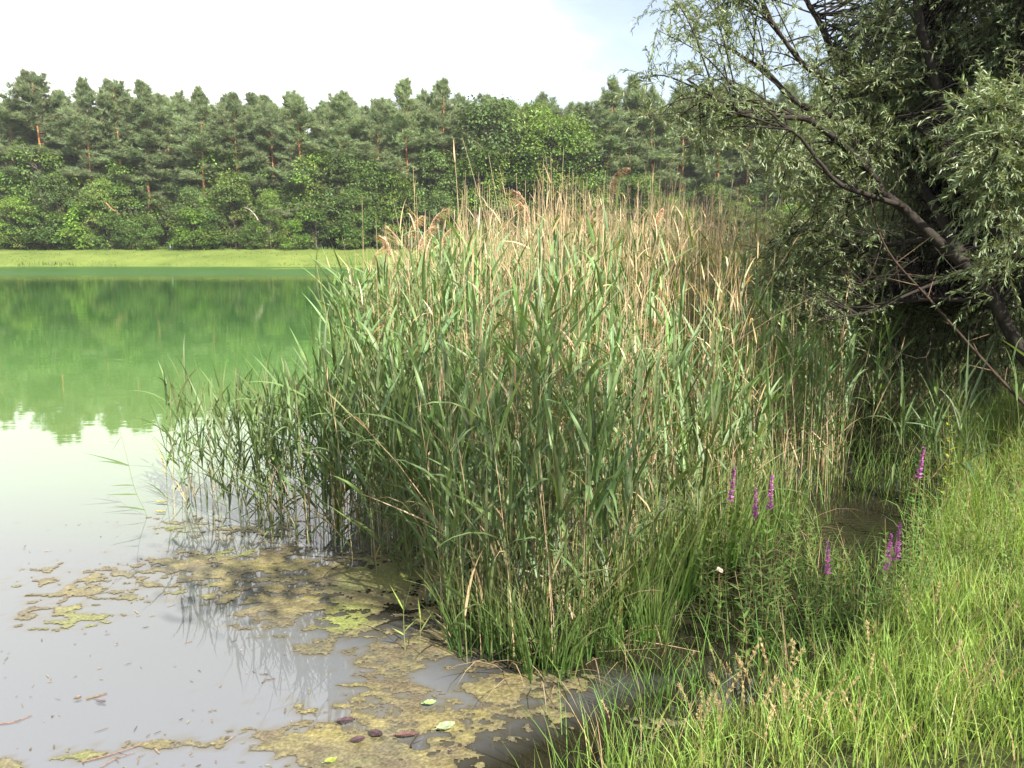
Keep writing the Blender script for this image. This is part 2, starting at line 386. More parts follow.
def algae_field(X, Y, both=False):
    """how thick the algae lie at a point of the water"""
    PX, PY, _ = proj(np.stack([X, Y, 0 * X], -1))
    fld = np.zeros(X.shape)
    for (cx, cy, rx, ry, am) in [(100, 585, 105, 22, .55), (60, 612, 70, 16, .42), (215, 575, 90, 26, .55), (300, 572, 90, 26, .72), (380, 575, 85, 30, .8), (370, 620, 80, 32, .72), (300, 610, 70, 24, .5), (430, 650, 60, 28, .75), (395, 690, 60, 22, .55), (430, 722, 110, 28, .9), (350, 742, 80, 22, .85), (500, 690, 60, 20, .6), (420, 760, 110, 18, .7), (240, 530, 90, 14, .5), (180, 520, 50, 9, .4), (80, 755, 40, 8, .65), (5, 765, 24, 8, .6), (120, 745, 60, 5, .4), (560, 680, 50, 14, .4), (480, 760, 60, 20, .5), (600, 640, 70, 20, .28), (160, 745, 70, 6, .3), (640, 720, 40, 14, .35)]:
        g = ((PX - cx) / rx) ** 2 + ((PY - cy) / ry) ** 2
        fld = np.maximum(fld, am * np.exp(-g * 0.9))
    big = fbm(X * 3.0, Y * 4.2, 1, 5); sml = fbm(X * 16, Y * 24, 2, 4)
    fld = np.maximum(fld, 0)
    val = fld * 1.0 - 0.30 * np.clip(1 - fld / 0.25, 0, 1) + (big - 0.5) * 1.1 + (sml - 0.5) * 1.15
    return (val, sml) if both else val
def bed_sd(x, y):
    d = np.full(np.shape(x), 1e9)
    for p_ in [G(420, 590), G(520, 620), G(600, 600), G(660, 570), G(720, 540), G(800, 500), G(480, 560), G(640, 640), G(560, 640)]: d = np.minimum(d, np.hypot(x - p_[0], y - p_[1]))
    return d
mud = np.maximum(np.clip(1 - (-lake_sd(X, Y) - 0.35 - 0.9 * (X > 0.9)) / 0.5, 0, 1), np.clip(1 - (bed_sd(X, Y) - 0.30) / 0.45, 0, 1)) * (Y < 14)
murk = np.clip((algae_field(X, Y) - 0.20) / 0.26, 0, 1) * (Y < 8) * (Y > 1.6)
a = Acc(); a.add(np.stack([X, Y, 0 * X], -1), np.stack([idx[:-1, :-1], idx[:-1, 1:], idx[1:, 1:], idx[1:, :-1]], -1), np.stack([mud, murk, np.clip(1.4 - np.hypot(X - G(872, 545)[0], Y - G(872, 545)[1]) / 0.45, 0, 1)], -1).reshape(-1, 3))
tag(link('lake_water', a.mesh('lake_water', m)), kind='structure')

# thin haze added to soften and lighten the far forest: one closed box round everything, the sky outside it
m, nt, out = mat_base('haze'); N, Lk = nt.nodes, nt.links
pv = N.new('ShaderNodeVolumePrincipled'); pv.inputs['Color'].default_value = (0.95, 0.97, 1.0, 1); pv.inputs['Density'].default_value = 0.0003
Lk.new(pv.outputs[0], out.inputs['Volume'])
HX, H0, H1 = 2600.0, -3.0, 45.0
bx_ = np.array([(i_, j_, k_) for k_ in (H0, H1) for i_, j_ in ((-HX, -HX), (HX, -HX), (HX, HX), (-HX, HX))])
a = Acc(); a.add(bx_, [[3, 2, 1, 0], [4, 5, 6, 7], [0, 1, 5, 4], [1, 2, 6, 5], [2, 3, 7, 6], [3, 0, 4, 7]], (1, 1, 1))
tag(link('haze', a.mesh('haze', m)), 'faint haze added to lighten the far forest', kind='stuff')

# ------------------------------------------------------------------ far shore: trees
NEED = (0.215, 0.270, 0.130)
def pine_proto(seed, H=16.0, bare=0.34, spread=3.7, cone=False):
    global rng
    rng = np.random.default_rng(seed)
    tr, cr, lb = Acc(), Acc(), Acc()
    n = 12; zz = np.linspace(-0.4, H * 0.985, n)
    wob = np.cumsum(rng.normal(0, 0.07, (n, 2)), 0)
    P = np.stack([wob[:, 0], wob[:, 1], zz], 1)
    t = np.linspace(0, 1, n)
    cb = np.outer(1 - np.clip((t - 0.25) / 0.25, 0, 1), (0.12, 0.085, 0.06)) + np.outer(np.clip((t - 0.25) / 0.25, 0, 1), (0.42, 0.19, 0.09))
    tubes(tr, P[None], (0.19 * (1 - 0.86 * t))[None], cb[None], 7)
    z = H * bare
    while z < H * 0.985:
        u = (z - H * bare) / (H * (1 - bare))
        sp = spread * ((1 - u) ** 0.75 if cone else (0.55 + 0.9 * u if u < 0.4 else 0.95 * (1.0 - min(u, 1.0)) / 0.6 + 0.13)) 
        for k in range(rng.integers(3, 6)):
            az = rng.uniform(0, 2 * np.pi); Lb = max(0.3, sp * rng.uniform(0.45, 1.2))
            if rng.random() < 0.12: continue
            c0 = np.array([np.interp(z, zz, P[:, 0]), np.interp(z, zz, P[:, 1]), z + rng.uniform(-0.2, 0.2)])
            rise = rng.uniform(-0.12, 0.25) + 1.3 * u ** 4
            dv = np.array([math.cos(az), math.sin(az), rise]); dv /= np.linalg.norm(dv)
            tt = np.linspace(0, 1, 5)[:, None]
            B = c0 + dv * Lb * tt + np.array([0, 0, 0.22 * Lb]) * tt ** 2 * (0.6 if u > .5 else -0.5 + tt)
            tubes(lb, B[None], (0.055 * (1 - 0.8 * np.linspace(0, 1, 5)))[None] * (0.6 + 0.4 * (1 - u)), (0.26, 0.14, 0.08), 4)
            # flat pads of needle tufts along the outer part
            nt_ = int(8 + 13 * Lb)
            w = rng.uniform(0.25, 1.05, nt_)
            ctr = c0 + dv * Lb * w[:, None] + np.array([0, 0, 0.22 * Lb]) * (w[:, None] ** 2) * (0.6 if u > .5 else -0.5 + w[:, None])
            latv = np.array([-math.sin(az), math.cos(az), 0])
            ctr = ctr + latv * (rng.normal(0, 0.36, nt_) * Lb * np.clip(1.15 - w * 0.75, 0.1, 1))[:, None] + np.stack([0 * w, 0 * w, rng.normal(0.03, 0.06 + 0.16 * u ** 3, nt_)], 1)
            q = 15
            cc = np.repeat(ctr, q, 0); M = len(cc)
            dd = unit(rng.normal(0, 1, (M, 3)) * np.array([1, 1, 0.45]) + np.array([0, 0, 0.40 + 0.8 * u ** 4]) + dv * 0.5)
            tuftc = np.repeat(jitter(NEED, nt_, 0.20, 0.06), q, 0)
            blades(cr, cc + rng.normal(0, 0.05, (M, 3)), dd, np.zeros(3), rng.uniform(0.22, 0.50, M), rng.uniform(0.032, 0.065, M), tuftc, S=1, prof=lambda x: np.array([1.0, 0.3]), roll=rng.uniform(0, 3, M))
        z += rng.uniform(0.50, 1.0) * (1.0 if u < .6 else 0.62)
    return [('trunk', tr.mesh('pine_trunk', M_PBARK, True)), ('crown', cr.mesh('pine_crown', M_NEEDLE), [('limb', lb.mesh('pine_limbs', M_PBARK))])]

def broad_proto(seed, H=12.0, Rr=3.2, base=0.08, col=(0.125, 0.20, 0.048), droop=0.35, leaf=0.26, nclump=95, per=85):
    global rng
    rng = np.random.default_rng(seed)
    tr, cr = Acc(), Acc()
    n = 9; zz = np.linspace(-0.4, H * 0.9, n)
    P = np.stack([np.cumsum(rng.normal(0, 0.08, n)), np.cumsum(rng.normal(0, 0.08, n)), zz], 1)
    tubes(tr, P[None], (0.02 * H * (1 - 0.9 * np.linspace(0, 1, n)))[None], (0.13, 0.11, 0.085), 7)
    for i in range(nclump):
        u = rng.uniform(0, 1) ** 0.85; z = H * (base + (0.97 - base) * u)
        rr = Rr * (math.sin(min(1, 0.18 + u * 0.9) * math.pi * 0.93) ** 0.6 + 0.05)
        az = rng.uniform(0, 2 * np.pi); r_ = rr * math.sqrt(rng.uniform(0.12, 1)) * rng.uniform(0.85, 1.15)
        c = np.array([r_ * math.cos(az), r_ * math.sin(az), z])
        sz = Rr * rng.uniform(0.16, 0.34)
        z0 = max(0, z - r_ * 0.8 - 0.3)
        st = np.array([np.interp(z0, zz, P[:, 0]), np.interp(z0, zz, P[:, 1]), z0])
        tubes(tr, curve([st, (st + c) / 2 + np.array([0, 0, 0.12 * r_]), c], 5)[None], (0.006 * H * np.linspace(1, 0.25, 5))[None], (0.13, 0.11, 0.085), 4)
        M = int(per * (sz / (0.25 * Rr)) ** 2)
        o = unit(rng.normal(0, 1, (M, 3))) * (rng.uniform(0.25, 1, M) ** 0.5)[:, None] * sz * np.array([1.15, 1.15, 0.75])
        o[:, 2] -= droop * (np.hypot(o[:, 0], o[:, 1]) ** 2) / sz
        dd = unit(unit(o) * 0.8 + rng.normal(0, 0.6, (M, 3)) + np.array([math.cos(az) * 0.5, math.sin(az) * 0.5, -droop]))
        cl = jitter(jitter(col, 1, 0.16, 0.06)[0], M, 0.2, 0.05)
        blades(cr, c + o, dd, np.array([0, 0, -0.25]), leaf * rng.uniform(0.6, 1.25, M), leaf * rng.uniform(0.4, 0.75, M), cl, S=2, prof=lambda x: np.array([0.35, 1.0, 0.1]), roll=rng.normal(0, 0.6, M))
    return [('trunk', tr.mesh('broadleaf_trunk', M_BARK, True)), ('crown', cr.mesh('broadleaf_crown', M_BROAD))]

PINES = [pine_proto(1, bare=0.22), pine_proto(2, bare=0.2, spread=4.3), pine_proto(3, bare=0.28, spread=3.6), pine_proto(4, bare=0.15, cone=True, spread=4.2), pine_proto(5, bare=0.2, spread=3.9)]
BROAD = [broad_proto(21), broad_proto(22, col=(0.16, 0.25, 0.05), Rr=3.6), broad_proto(23, col=(0.115, 0.18, 0.052), droop=0.6), broad_proto(24, col=(0.145, 0.215, 0.05), Rr=3.0, droop=0.5)]
SHRUB = [broad_proto(31, H=5, Rr=2.1, base=0.02, nclump=55, per=80, col=(0.10, 0.17, 0.034), leaf=0.24), broad_proto(32, H=5, Rr=2.3, base=0.02, nclump=55, per=80, col=(0.16, 0.26, 0.045), leaf=0.24), broad_proto(33, H=5, Rr=1.9, base=0.02, nclump=50, per=80, col=(0.08, 0.14, 0.034), leaf=0.22)]
rng = np.random.default_rng(5)

ORD = 'first second third fourth fifth sixth seventh eighth ninth tenth eleventh twelfth thirteenth fourteenth fifteenth sixteenth seventeenth eighteenth nineteenth twentieth'.split()
ORD += ['twenty-' + w for w in ORD[:9]]
def stand(name, label, cat, parts, H0, px, py, yd, group, wide=1.0):
    p = D(px, py, yd); z0 = float(ground_z(p[0], p[1])) - 0.05
    s = (p[2] - z0) / H0
    return place(name, label, cat, parts, (p[0], p[1], z0), random.uniform(0, 6.28), (s * wide, s * wide, s), group)
# skyline pines, read from the photo: (x, top, distance, prototype)
front = [(8, 100, 92, 3), (35, 76, 91, 1), (60, 96, 94, 4), (84, 86, 91, 0), (115, 84, 92, 1), (140, 87, 91.5, 2), (164, 100, 94, 4), (199, 95, 91.5, 0), (216, 106, 94, 3), (234, 99, 91, 2),
         (270, 112, 92, 4), (301, 95, 91, 3), (337, 97, 91.5, 1), (356, 112, 94, 4), (376, 107, 91, 0), (406, 86, 91, 2), (424, 98, 93, 0), (444, 86, 92, 2), (549, 99, 95, 1), (606, 78, 91, 3), (634, 82, 92, 4), (653, 94, 91, 0), (688, 92, 91.5, 1)]
for k, (px, py, yd, pr) in enumerate(front):
    how = {0: 'pine with a clear orange trunk', 1: 'broad-topped pine', 2: 'slender pine with a bare stem', 3: 'pointed pine clothed low down', 4: 'bushy pine'}[pr]
    stand('pine_tree', f'{how} on the far shore skyline, {ORD[k]} from the left', 'tree', PINES[pr], 16.0, px, py, yd, 'pines on the far shore skyline', 1.0 if pr in (0, 2, 4) else 1.12)
for px, py, yd, pr in [(722, 90, 91, 2), (752, 95, 92, 0), (786, 88, 91, 1), (820, 90, 93, 4), (856, 84, 91, 2), (892, 92, 92, 3), (930, 88, 91, 0), (968, 90, 93, 1), (1005, 86, 91, 4), (1045, 90, 92, 3)]:
    stand('pine_tree', 'pine on the far shore showing through the willow leaves', 'tree', PINES[pr], 16.0, px, py, yd, 'far pines behind the willow')
for px, py, yd, pr in [(-30, 95, 91, 4), (-70, 90, 92, 1)]:
    stand('pine_tree', 'pine at the left border of the far shore forest', 'tree', PINES[pr], 16.0, px, py, yd, 'pines past the left border')
for row, (yd, n, lo, hi) in enumerate([(96.5, 46, 97, 113), (103, 40, 101, 117), (109, 40, 104, 118)]):
    for i in range(n):
        px = -60 + (1100 / n) * (i + random.uniform(-0.3, 0.3))
        stand('pine_tree', 'pine half hidden behind the front row of the far shore forest', 'tree', PINES[(i * 3 + row) % 5], 16.0, px, random.uniform(lo, hi), yd + random.uniform(-2, 2), 'pines in the rear rows of the far shore forest', 1.2)
for px, py, yd, pr, wide, lab in [
        (490, 97, 91, 2, 1.15, 'large dark drooping broadleaf tree above the reeds, among far pines'),
        (524, 101, 92, 3, 1.0, 'broadleaf tree right of the large dark drooping one on the far shore'),
        (561, 114, 89, 1, 1.1, 'bright round-headed broadleaf tree on the far shore, palest in the forest'),
        (590, 122, 90, 0, 1.0, 'broadleaf tree against the right side of the pale round-headed one'),
        (12, 196, 86.5, 1, 1.3, 'low light green broadleaf tree at the left end of the far meadow'),
        (52, 172, 87.5, 2, 1.1, 'dark broadleaf tree under the tallest pine at the left'),
        (96, 178, 87, 3, 1.1, 'mid-green broadleaf tree at the far meadow edge right of the dark one'),
        (190, 186, 87.5, 2, 1.1, 'dark low broadleaf tree at the meadow edge, middle of the left half'),
        (268, 190, 87, 1, 0.9, 'yellow-green young broadleaf tree at the far meadow edge'),
        (232, 172, 88.5, 3, 1.2, 'olive broadleaf tree filling the gap left of the yellow-green one'),
        (352, 184, 87, 0, 1.1, 'broadleaf tree at the right end of the far meadow above the reed plumes'),
        (440, 190, 87, 2, 1.2, 'dark low broadleaf tree right of the tallest reed plumes'),
        (640, 170, 88, 0, 1.1, 'broadleaf tree behind the brown reed tops beneath the skyline pines'),
        (668, 196, 87, 1, 1.1, 'light green low broadleaf tree behind the reeds at the willow fringe'),
        (740, 200, 87, 3, 1.2, 'broadleaf tree seen below the willow fringe across the lake'),
        (800, 206, 87, 1, 1.2, 'pale broadleaf tree seen through the willow twigs across the lake')]:
    stand('broadleaf_tree', lab, 'tree', BROAD[pr], 12.0, px, py, yd, 'broadleaf trees on the far shore', wide)
for i in range(40):
    px = -55 + 28.5 * i + random.uniform(-9, 9)
    stand('broadleaf_tree', 'understorey broadleaf tree among the trunks of the far shore pines', 'tree', BROAD[(i * 5 + i // 3) % 4], 12.0, px, random.uniform(138, 200), random.choice([89.5, 90.5, 92.5, 95]), 'understorey trees among the far pines', 1.25)
for i in range(34):
    px = -50 + 33.5 * i + random.uniform(-9, 9)
    stand('shrub', 'leafy shrub in the hedge-like edge between far meadow and forest', 'shrub', SHRUB[i % 3], 5.0, px, random.uniform(204, 226), 86.3 + random.uniform(-0.6, 1.2), 'shrubs along the far forest edge', random.uniform(0.95, 1.35))
for px in (820, 880, 940, 1000, 860, 960):
    stand('broadleaf_tree', 'broadleaf tree across the lake hidden by the willow crown', 'tree', BROAD[px % 4], 12.0, px, random.uniform(180, 205), 87.5, 'far broadleaf trees behind the willow', 1.2)

# pale post by the forest edge; two dead boughs
p = D(170, 243, 85.2); z0 = float(ground_z(p[0], p[1]))
a = Acc(); tube1(a, [(0, 0, -0.1), (0, 0, 0.4), (0, 0, 0.66), (0, 0, 0.70)], [0.08, 0.078, 0.076, 0.02], (0.20, 0.25, 0.30), 8)
b_ = Acc(); tube1(b_, [(0, 0, 0.50), (0, 0, 0.51), (0, 0, 0.6), (0, 0, 0.61)], [0.081, 0.084, 0.084, 0.081], (0.12, 0.16, 0.3), 8)
place('marker_post', 'small pale blue marker post at the foot of the far forest', 'post', [('post', a.mesh('post', M_STEM, True)), ('band', b_.mesh('band', M_STEM))], (p[0], p[1], z0))
def dead_bough(pts, col, lab):
    a = Acc(); pts = np.array(pts); base = pts[0].copy()
    tube1(a, curve(pts, 7) - base, np.linspace(0.09, 0.02, 7), col, 5)
    for k in range(6):
        q = curve(pts, 20)[6 + 2 * k] - base
        tube1(a, [q, q + np.array([random.uniform(-0.5, 0.5), random.uniform(-0.3, 0.3), random.uniform(-0.1, 0.5)])], [0.03, 0.01], col, 4)
    o = place('dead_bough', lab, 'branch', [('bough', a.mesh('bough', M_PBARK, True))], base)
dead_bough([D(258, 220, 85.6), D(254, 214, 85.4), D(250, 210, 85.3), D(244, 207, 85.2)], (0.42, 0.36, 0.28), 'pale dead bough arching over shrubs at the far forest edge')
dead_bough([D(106, 203, 85.8), D(112, 209, 85.4), D(120, 214, 85.2)], (0.30, 0.17, 0.10), 'reddish broken bough hanging at the far forest edge')

# meadow grass on the far bank
rng = np.random.default_rng(7)
a = Acc(); n = 40000
x = rng.uniform(-62, 52, n); y = rng.uniform(76, 89, n)
s = lake_sd(x, y); ok = s > 0.05; x, y, s = x[ok], y[ok], s[ok]
patch = fbm(x * 0.25, y * 0.5, 9)
hgt = rng.uniform(0.03, 0.07, len(x)) * (0.5 + 1.1 * patch) * np.where(s < 0.6, 1.5 + 9 * np.clip(fbm(x * 0.45, y * 0, 33) - 0.42, 0, 1) * 3, np.where(y > 86.3, 4.5, 1.0))
cg = jitter((0.130, 0.185, 0.045), len(x), 0.15, 0.06) * (0.8 + 0.45 * patch)[:, None]
blades(a, np.stack([x, y, ground_z(x, y) - 0.02], 1), np.stack([rng.normal(0, .3, len(x)), rng.normal(0, .3, len(x)), np.ones(len(x))], 1), rng.normal(0, .3, (len(x), 3)), hgt, rng.uniform(0.03, 0.08, len(x)), cg, S=2)
tag(link('meadow_grass', a.mesh('meadow_grass', M_GRASS)), 'bright mown-looking grass on the far bank', kind='stuff')

# ------------------------------------------------------------------ reeds
GREEN = (0.135, 0.206, 0.076); STRAW = (0.54, 0.41, 0.245); OLIVE = (0.17, 0.20, 0.07)
def reeds(st, lf, base, h, lean_az, lean, col, scol, nleaf, l0=0.30, lw=0.020, start=0.22, leafmask=None, asc=0.72):
    """many stalks at once into st (stems) and lf (leaves)"""
    base = np.asarray(base, float); n = len(base)
    if n == 0: return
    S = 7; t = np.linspace(0, 1, S)
    dirv = np.stack([np.cos(lean_az), np.sin(lean_az), 0 * lean_az], 1)
    P = base[:, None] + np.stack([0 * h, 0 * h, h], 1)[:, None] * t[None, :, None] + dirv[:, None] * (lean * h)[:, None, None] * (t ** 1.6)[None, :, None]
    P[:, :, 2] -= ((lean ** 2) * h)[:, None] * 0.5 * t[None] ** 2
    rad = 0.0036 * (1 - 0.72 * t)[None] * (0.75 + 0.25 * h / 2)[:, None]
    tubes(st, P, rad, scol, 4)
    az0 = rng.uniform(0, 2 * np.pi, n)
    for k in range(nleaf):
        u = start + (0.99 - start) * (k + rng.uniform(0, 0.7, n)) / nleaf
        u = np.clip(u, 0, 0.995)
        keep = rng.random(n) < (0.9 if leafmask is None else leafmask)
        i = u * (S - 1); j = np.minimum(i.astype(int), S - 2); f = (i - j)[:, None]
        ar = np.arange(n)
        q = P[ar, j] * (1 - f) + P[ar, j + 1] * f
        az = az0 + math.pi * k + rng.normal(0, 0.5, n)
        ang = np.clip(rng.normal(asc, 0.24, n) - 0.34 * u, 0.06, 1.5)      # from the stem
        out = np.stack([np.cos(az), np.sin(az), 0 * az], 1)
        d0 = out * np.sin(ang)[:, None] + np.array([0, 0, 1]) * np.cos(ang)[:, None] + dirv * lean[:, None] * 0.7
        L = l0 * rng.uniform(0.65, 1.35, n) * (0.75 + 0.5 * np.sin(np.pi * np.clip(u, 0, 1)) ) 
        dr = rng.uniform(0.0, 1.0, n) ** 2.6 * 1.5
        bend = np.stack([0 * dr, 0 * dr, -dr], 1) + out * 0.25 + rng.normal(0, 0.12, (n, 3))
        c = col * (1 + rng.normal(0, 0.10, (n, 1)))
        low = (u < 0.42) & (rng.random(n) < 0.45)
        c = np.where(low[:, None], np.array(STRAW) * rng.uniform(0.55, 1.0, (n, 1)), c)
        blades(lf, q[keep], d0[keep], bend[keep], L[keep], (lw * rng.uniform(0.7, 1.3, n) * np.where(low, 0.6, 1))[keep], c[keep], S=5, prof=PROF_REED, fold=0.35, roll=rng.normal(0, 0.45, keep.sum()))
def plume(acc, tip, az, size, col):
    """drooping feathery seed head on top of a dry stalk"""
    n = 180
    ax = curve([tip, tip + np.array([0.12 * math.cos(az), 0.12 * math.sin(az), 0.5]) * size, tip + np.array([0.38 * math.cos(az), 0.38 * math.sin(az), 0.9]) * size, tip + np.array([0.75 * math.cos(az), 0.75 * math.sin(az), 1.15]) * size], 12)
    tube1(acc, ax, np.linspace(0.003, 0.001, 12), col, 4)
    i = rng.integers(0, 12, n)
    d0 = unit(np.stack([np.full(n, math.cos(az)), np.full(n, math.sin(az)), np.full(n, 0.25)], 1) + rng.normal(0, 0.35, (n, 3)))
    blades(acc, ax[i], d0, np.array([0.6 * math.cos(az), 0.6 * math.sin(az), -0.8]), size * rng.uniform(0.3, 0.65, n), rng.uniform(0.004, 0.009, n), jitter(col, n, 0.15, 0.03), S=3, prof=lambda x: np.array([0.5, 1.0, 0.9, 0.25]))

def reed_proto(seed, h, green=True, pl=False):
    global rng
    rng = np.random.default_rng(seed)
    s, l, p = Acc(), Acc(), Acc()
    one = lambda v: np.array([v], float)
    az = rng.uniform(0, 6.28)
    if green:
        reeds(s, l, [(0, 0, -0.25)], one(h + 0.25), one(az), one(rng.uniform(0.03, 0.16)), jitter(GREEN, 1, 0.12, 0.05), jitter((0.20, 0.22, 0.08), 1), 12 if h > 1.6 else 11, l0=0.40, lw=0.025, start=0.24 if h > 1.6 else 0.16)
        return [('stem', s.mesh('reed_stem', M_STEM)), ('foliage', l.mesh('reed_foliage', M_REED))]
    le = 0.0 if pl else rng.uniform(0.02, 0.15)
    reeds(s, l, [(0, 0, -0.25)], one(h + 0.25), one(az), one(le), jitter(STRAW, 1, 0.12, 0.03) * 0.9, jitter(STRAW, 1, 0.12, 0.03), 6, l0=0.22, lw=0.012, start=0.3, leafmask=0.65, asc=0.9)
    parts = [('stem', s.mesh('dry_reed_stem', M_STEM)), ('foliage', l.mesh('dry_reed_foliage', M_PLUME))]
    if pl:
        plume(p, np.array([0, 0, h - 0.05]), 0.0, 0.125 + 0.012 * (seed % 5), (0.78, 0.60, 0.44)); parts.append(('plume', p.mesh('plume', M_PLUME)))
    return parts
GR = [reed_proto(100 + i, 2.0, True) for i in range(12)]
GS = [reed_proto(140 + i, 1.35, True) for i in range(10)]
DR = [reed_proto(180 + i, 2.0, False) for i in range(8)]
PL = [reed_proto(200 + i, 2.3, False, True) for i in range(5)]
rng = np.random.default_rng(17)

FRONT = np.array([G(333, 556), G(398, 584), G(432, 634), G(462, 664), G(555, 668), G(618, 648), G(684, 598), G(760, 535), G(845, 492)])[:, :2]
BED = np.vstack([FRONT, [(4.6, 7.6), (6.4, 8.8), (11, 10.5), (12.5, 14.5), (5.5, 14), (-1.2, 12.5), (-1.75, 9.5), (-1.35, 6.5)]])
def in_poly(x, y, poly):
    ins = np.zeros(np.shape(x), bool)
    for a_, b_ in zip(poly, np.roll(poly, -1, 0)):
        ins ^= ((a_[1] > y) != (b_[1] > y)) & (x < (b_[0] - a_[0]) * (y - a_[1]) / ((b_[1] - a_[1]) or 1e-9) + a_[0])
    return ins
def front_dist(x, y):
    d = np.full(np.shape(x), 1e9)
    for a_, b_ in zip(FRONT[:-1], FRONT[1:]):
        e_ = b_ - a_; t = np.clip(((x - a_[0]) * e_[0] + (y - a_[1]) * e_[1]) / (e_ @ e_), 0, 1)
        d = np.minimum(d, np.hypot(x - a_[0] - t * e_[0], y - a_[1] - t * e_[1]))
    return d
n = 17000
x = rng.uniform(-2, 12.6, n); y = rng.uniform(3.4, 14.5, n)
ok = in_poly(x, y, BED); x, y = x[ok], y[ok]
fd = front_dist(x, y)
dens = np.where(fd < 1.8, 1.0, 0.75) * (0.45 + 0.8 * (fbm(x * 1.7, y * 1.7, 4) > 0.42)) * np.where((x > 3.0) & (y > 7), 0.55, 1.0)
ok = rng.random(len(x)) < dens; x, y, fd = x[ok], y[ok], fd[ok]
gpx, gpy, _ = proj(np.stack([x, y, 0 * x], 1))
gap = (gpx > 845) & (gpx < 1060) & (y < 10.3) & ~((y < 8.2) & (gpx < 900) & (rng.random(len(x)) < 0.14))
pool = ((gpx - 868) / 62) ** 2 + ((gpy - 545) / 42) ** 2 < 1
ok = ~(gap | pool); x, y, fd, gpx = x[ok], y[ok], fd[ok], gpx[ok]
shade = (gpx > 835) & (x > 3)
h = np.clip(1.18 + fd * 1.0, 0.8, 2.5) * rng.uniform(0.84, 1.12, len(x))
h = np.where(x > 1.3, np.minimum(h, 1.15 + 0.75 * fd), h) 
straw = rng.random(len(x)) < np.clip(0.24 + 0.20 * fd + 0.10 * (x > 0.6), 0.1, 0.74) * np.interp(x, [-1.4, -0.6, 0.2], [0.4, 0.6, 1.0])
cap = np.interp(x, [-1.6, -1.0, -0.4, 0.6, 1.5, 6], [1.75, 2.10, 2.32, 2.48, 2.54, 2.35]) * rng.normal(1, 0.05, len(x))
h = np.minimum(h, np.where(shade, 1.75, cap)); straw &= ~(shade & (rng.random(len(x)) < 0.6)); h = np.where(straw, h * rng.uniform(0.92, 1.13, len(x)), h * rng.uniform(0.78, 0.96, len(x)))
order = np.argsort(fd + 0.05 * y + rng.uniform(0, 0.3, len(x)))
x, y, fd, h, straw = x[order], y[order], fd[order], h[order], straw[order]
nI = 172
for i in range(nI):
    zone = 'beside the floating algae, outer left face of the reed bed' if x[i] < -0.55 else ('in the foremost clump of the reed bed' if x[i] < 0.75 else 'in the thinner right-hand end of the reed bed')
    zb = max(0.0, float(ground_z(x[i], y[i])))
    if straw[i]: place('dry_reed', f'dry straw-coloured reed stalk {zone}', 'reed', DR[i % 8], (x[i], y[i], zb), rng.uniform(0, 6.28), h[i] / 2.0, 'dry reed stalks at the front of the reed bed')
    elif h[i] > 1.55: place('green_reed', f'tall green leafy reed {zone}', 'reed', GR[i % 12], (x[i], y[i], zb), rng.uniform(0, 6.28), h[i] / 2.0, 'green reeds at the front of the reed bed')
    else: place('green_reed', f'short green leafy reed {zone}', 'reed', GS[i % 10], (x[i], y[i], zb), rng.uniform(0, 6.28), h[i] / 1.35, 'green reeds at the front of the reed bed')
# left outliers standing in open water
lx, cnt = [], 0
while cnt < 112:
    px = 160 + 185 * rng.random() ** 0.72; py = 505 + (px - 160) * 0.23 + rng.uniform(-26, 14)
    q = G(px, py); cnt += 1
    hh_ = rng.uniform(0.75, 1.1) + 0.45 * max(0, (px - 250) / 95) * rng.uniform(0.5, 1)
    if rng.random() < 0.16: place('dry_reed', 'dry straw-coloured reed stalk standing in open water left of the reed bed', 'reed', DR[cnt % 8], (q[0], q[1], 0), rng.uniform(0, 6.28), hh_ * 0.9 / 2.0, 'dry stalks among the reeds in open water')
    else: place('green_reed', 'green reed standing in open water left of the reed bed', 'reed', GS[cnt % 10], (q[0], q[1], 0), rng.uniform(0, 6.28), hh_ / 1.35, 'green reeds in open water')
# the rest of the bed, one mass
k0 = nI
sA, lA = Acc(), Acc()
xx, yy, hh, sw = x[k0:], y[k0:], h[k0:], straw[k0:]
zb = np.maximum(ground_z(xx, yy), 0) - 0.05
for sel, nl in ((~sw, 9), (sw, 5)):
    m_ = sel.sum(); B = np.stack([xx, yy, zb], 1)[sel]; H_ = hh[sel]
    if nl == 9: reeds(sA, lA, B, H_, rng.uniform(0, 6.28, m_), np.abs(rng.normal(0.08, 0.09, m_)), jitter(GREEN, m_, 0.14, 0.07), jitter(OLIVE, m_), 9, l0=0.36, lw=0.024, start=0.22)
    else: reeds(sA, lA, B, H_, rng.uniform(0, 6.28, m_), np.where(rng.random(m_) < 0.12, rng.uniform(0.25, 0.7, m_), np.abs(rng.normal(0.05, 0.08, m_))), jitter(STRAW, m_, 0.14, 0.04), jitter(STRAW, m_, 0.14, 0.04), 6, l0=0.22, lw=0.0105, start=0.3, leafmask=0.6, asc=0.7)
bed = tag(link('reed_bed', lA.mesh('reed_bed', M_REED)), 'dense mass of green and straw reeds behind the front stalks', kind='stuff')
link('stems', sA.mesh('reed_bed_stems', M_STEM), bed)
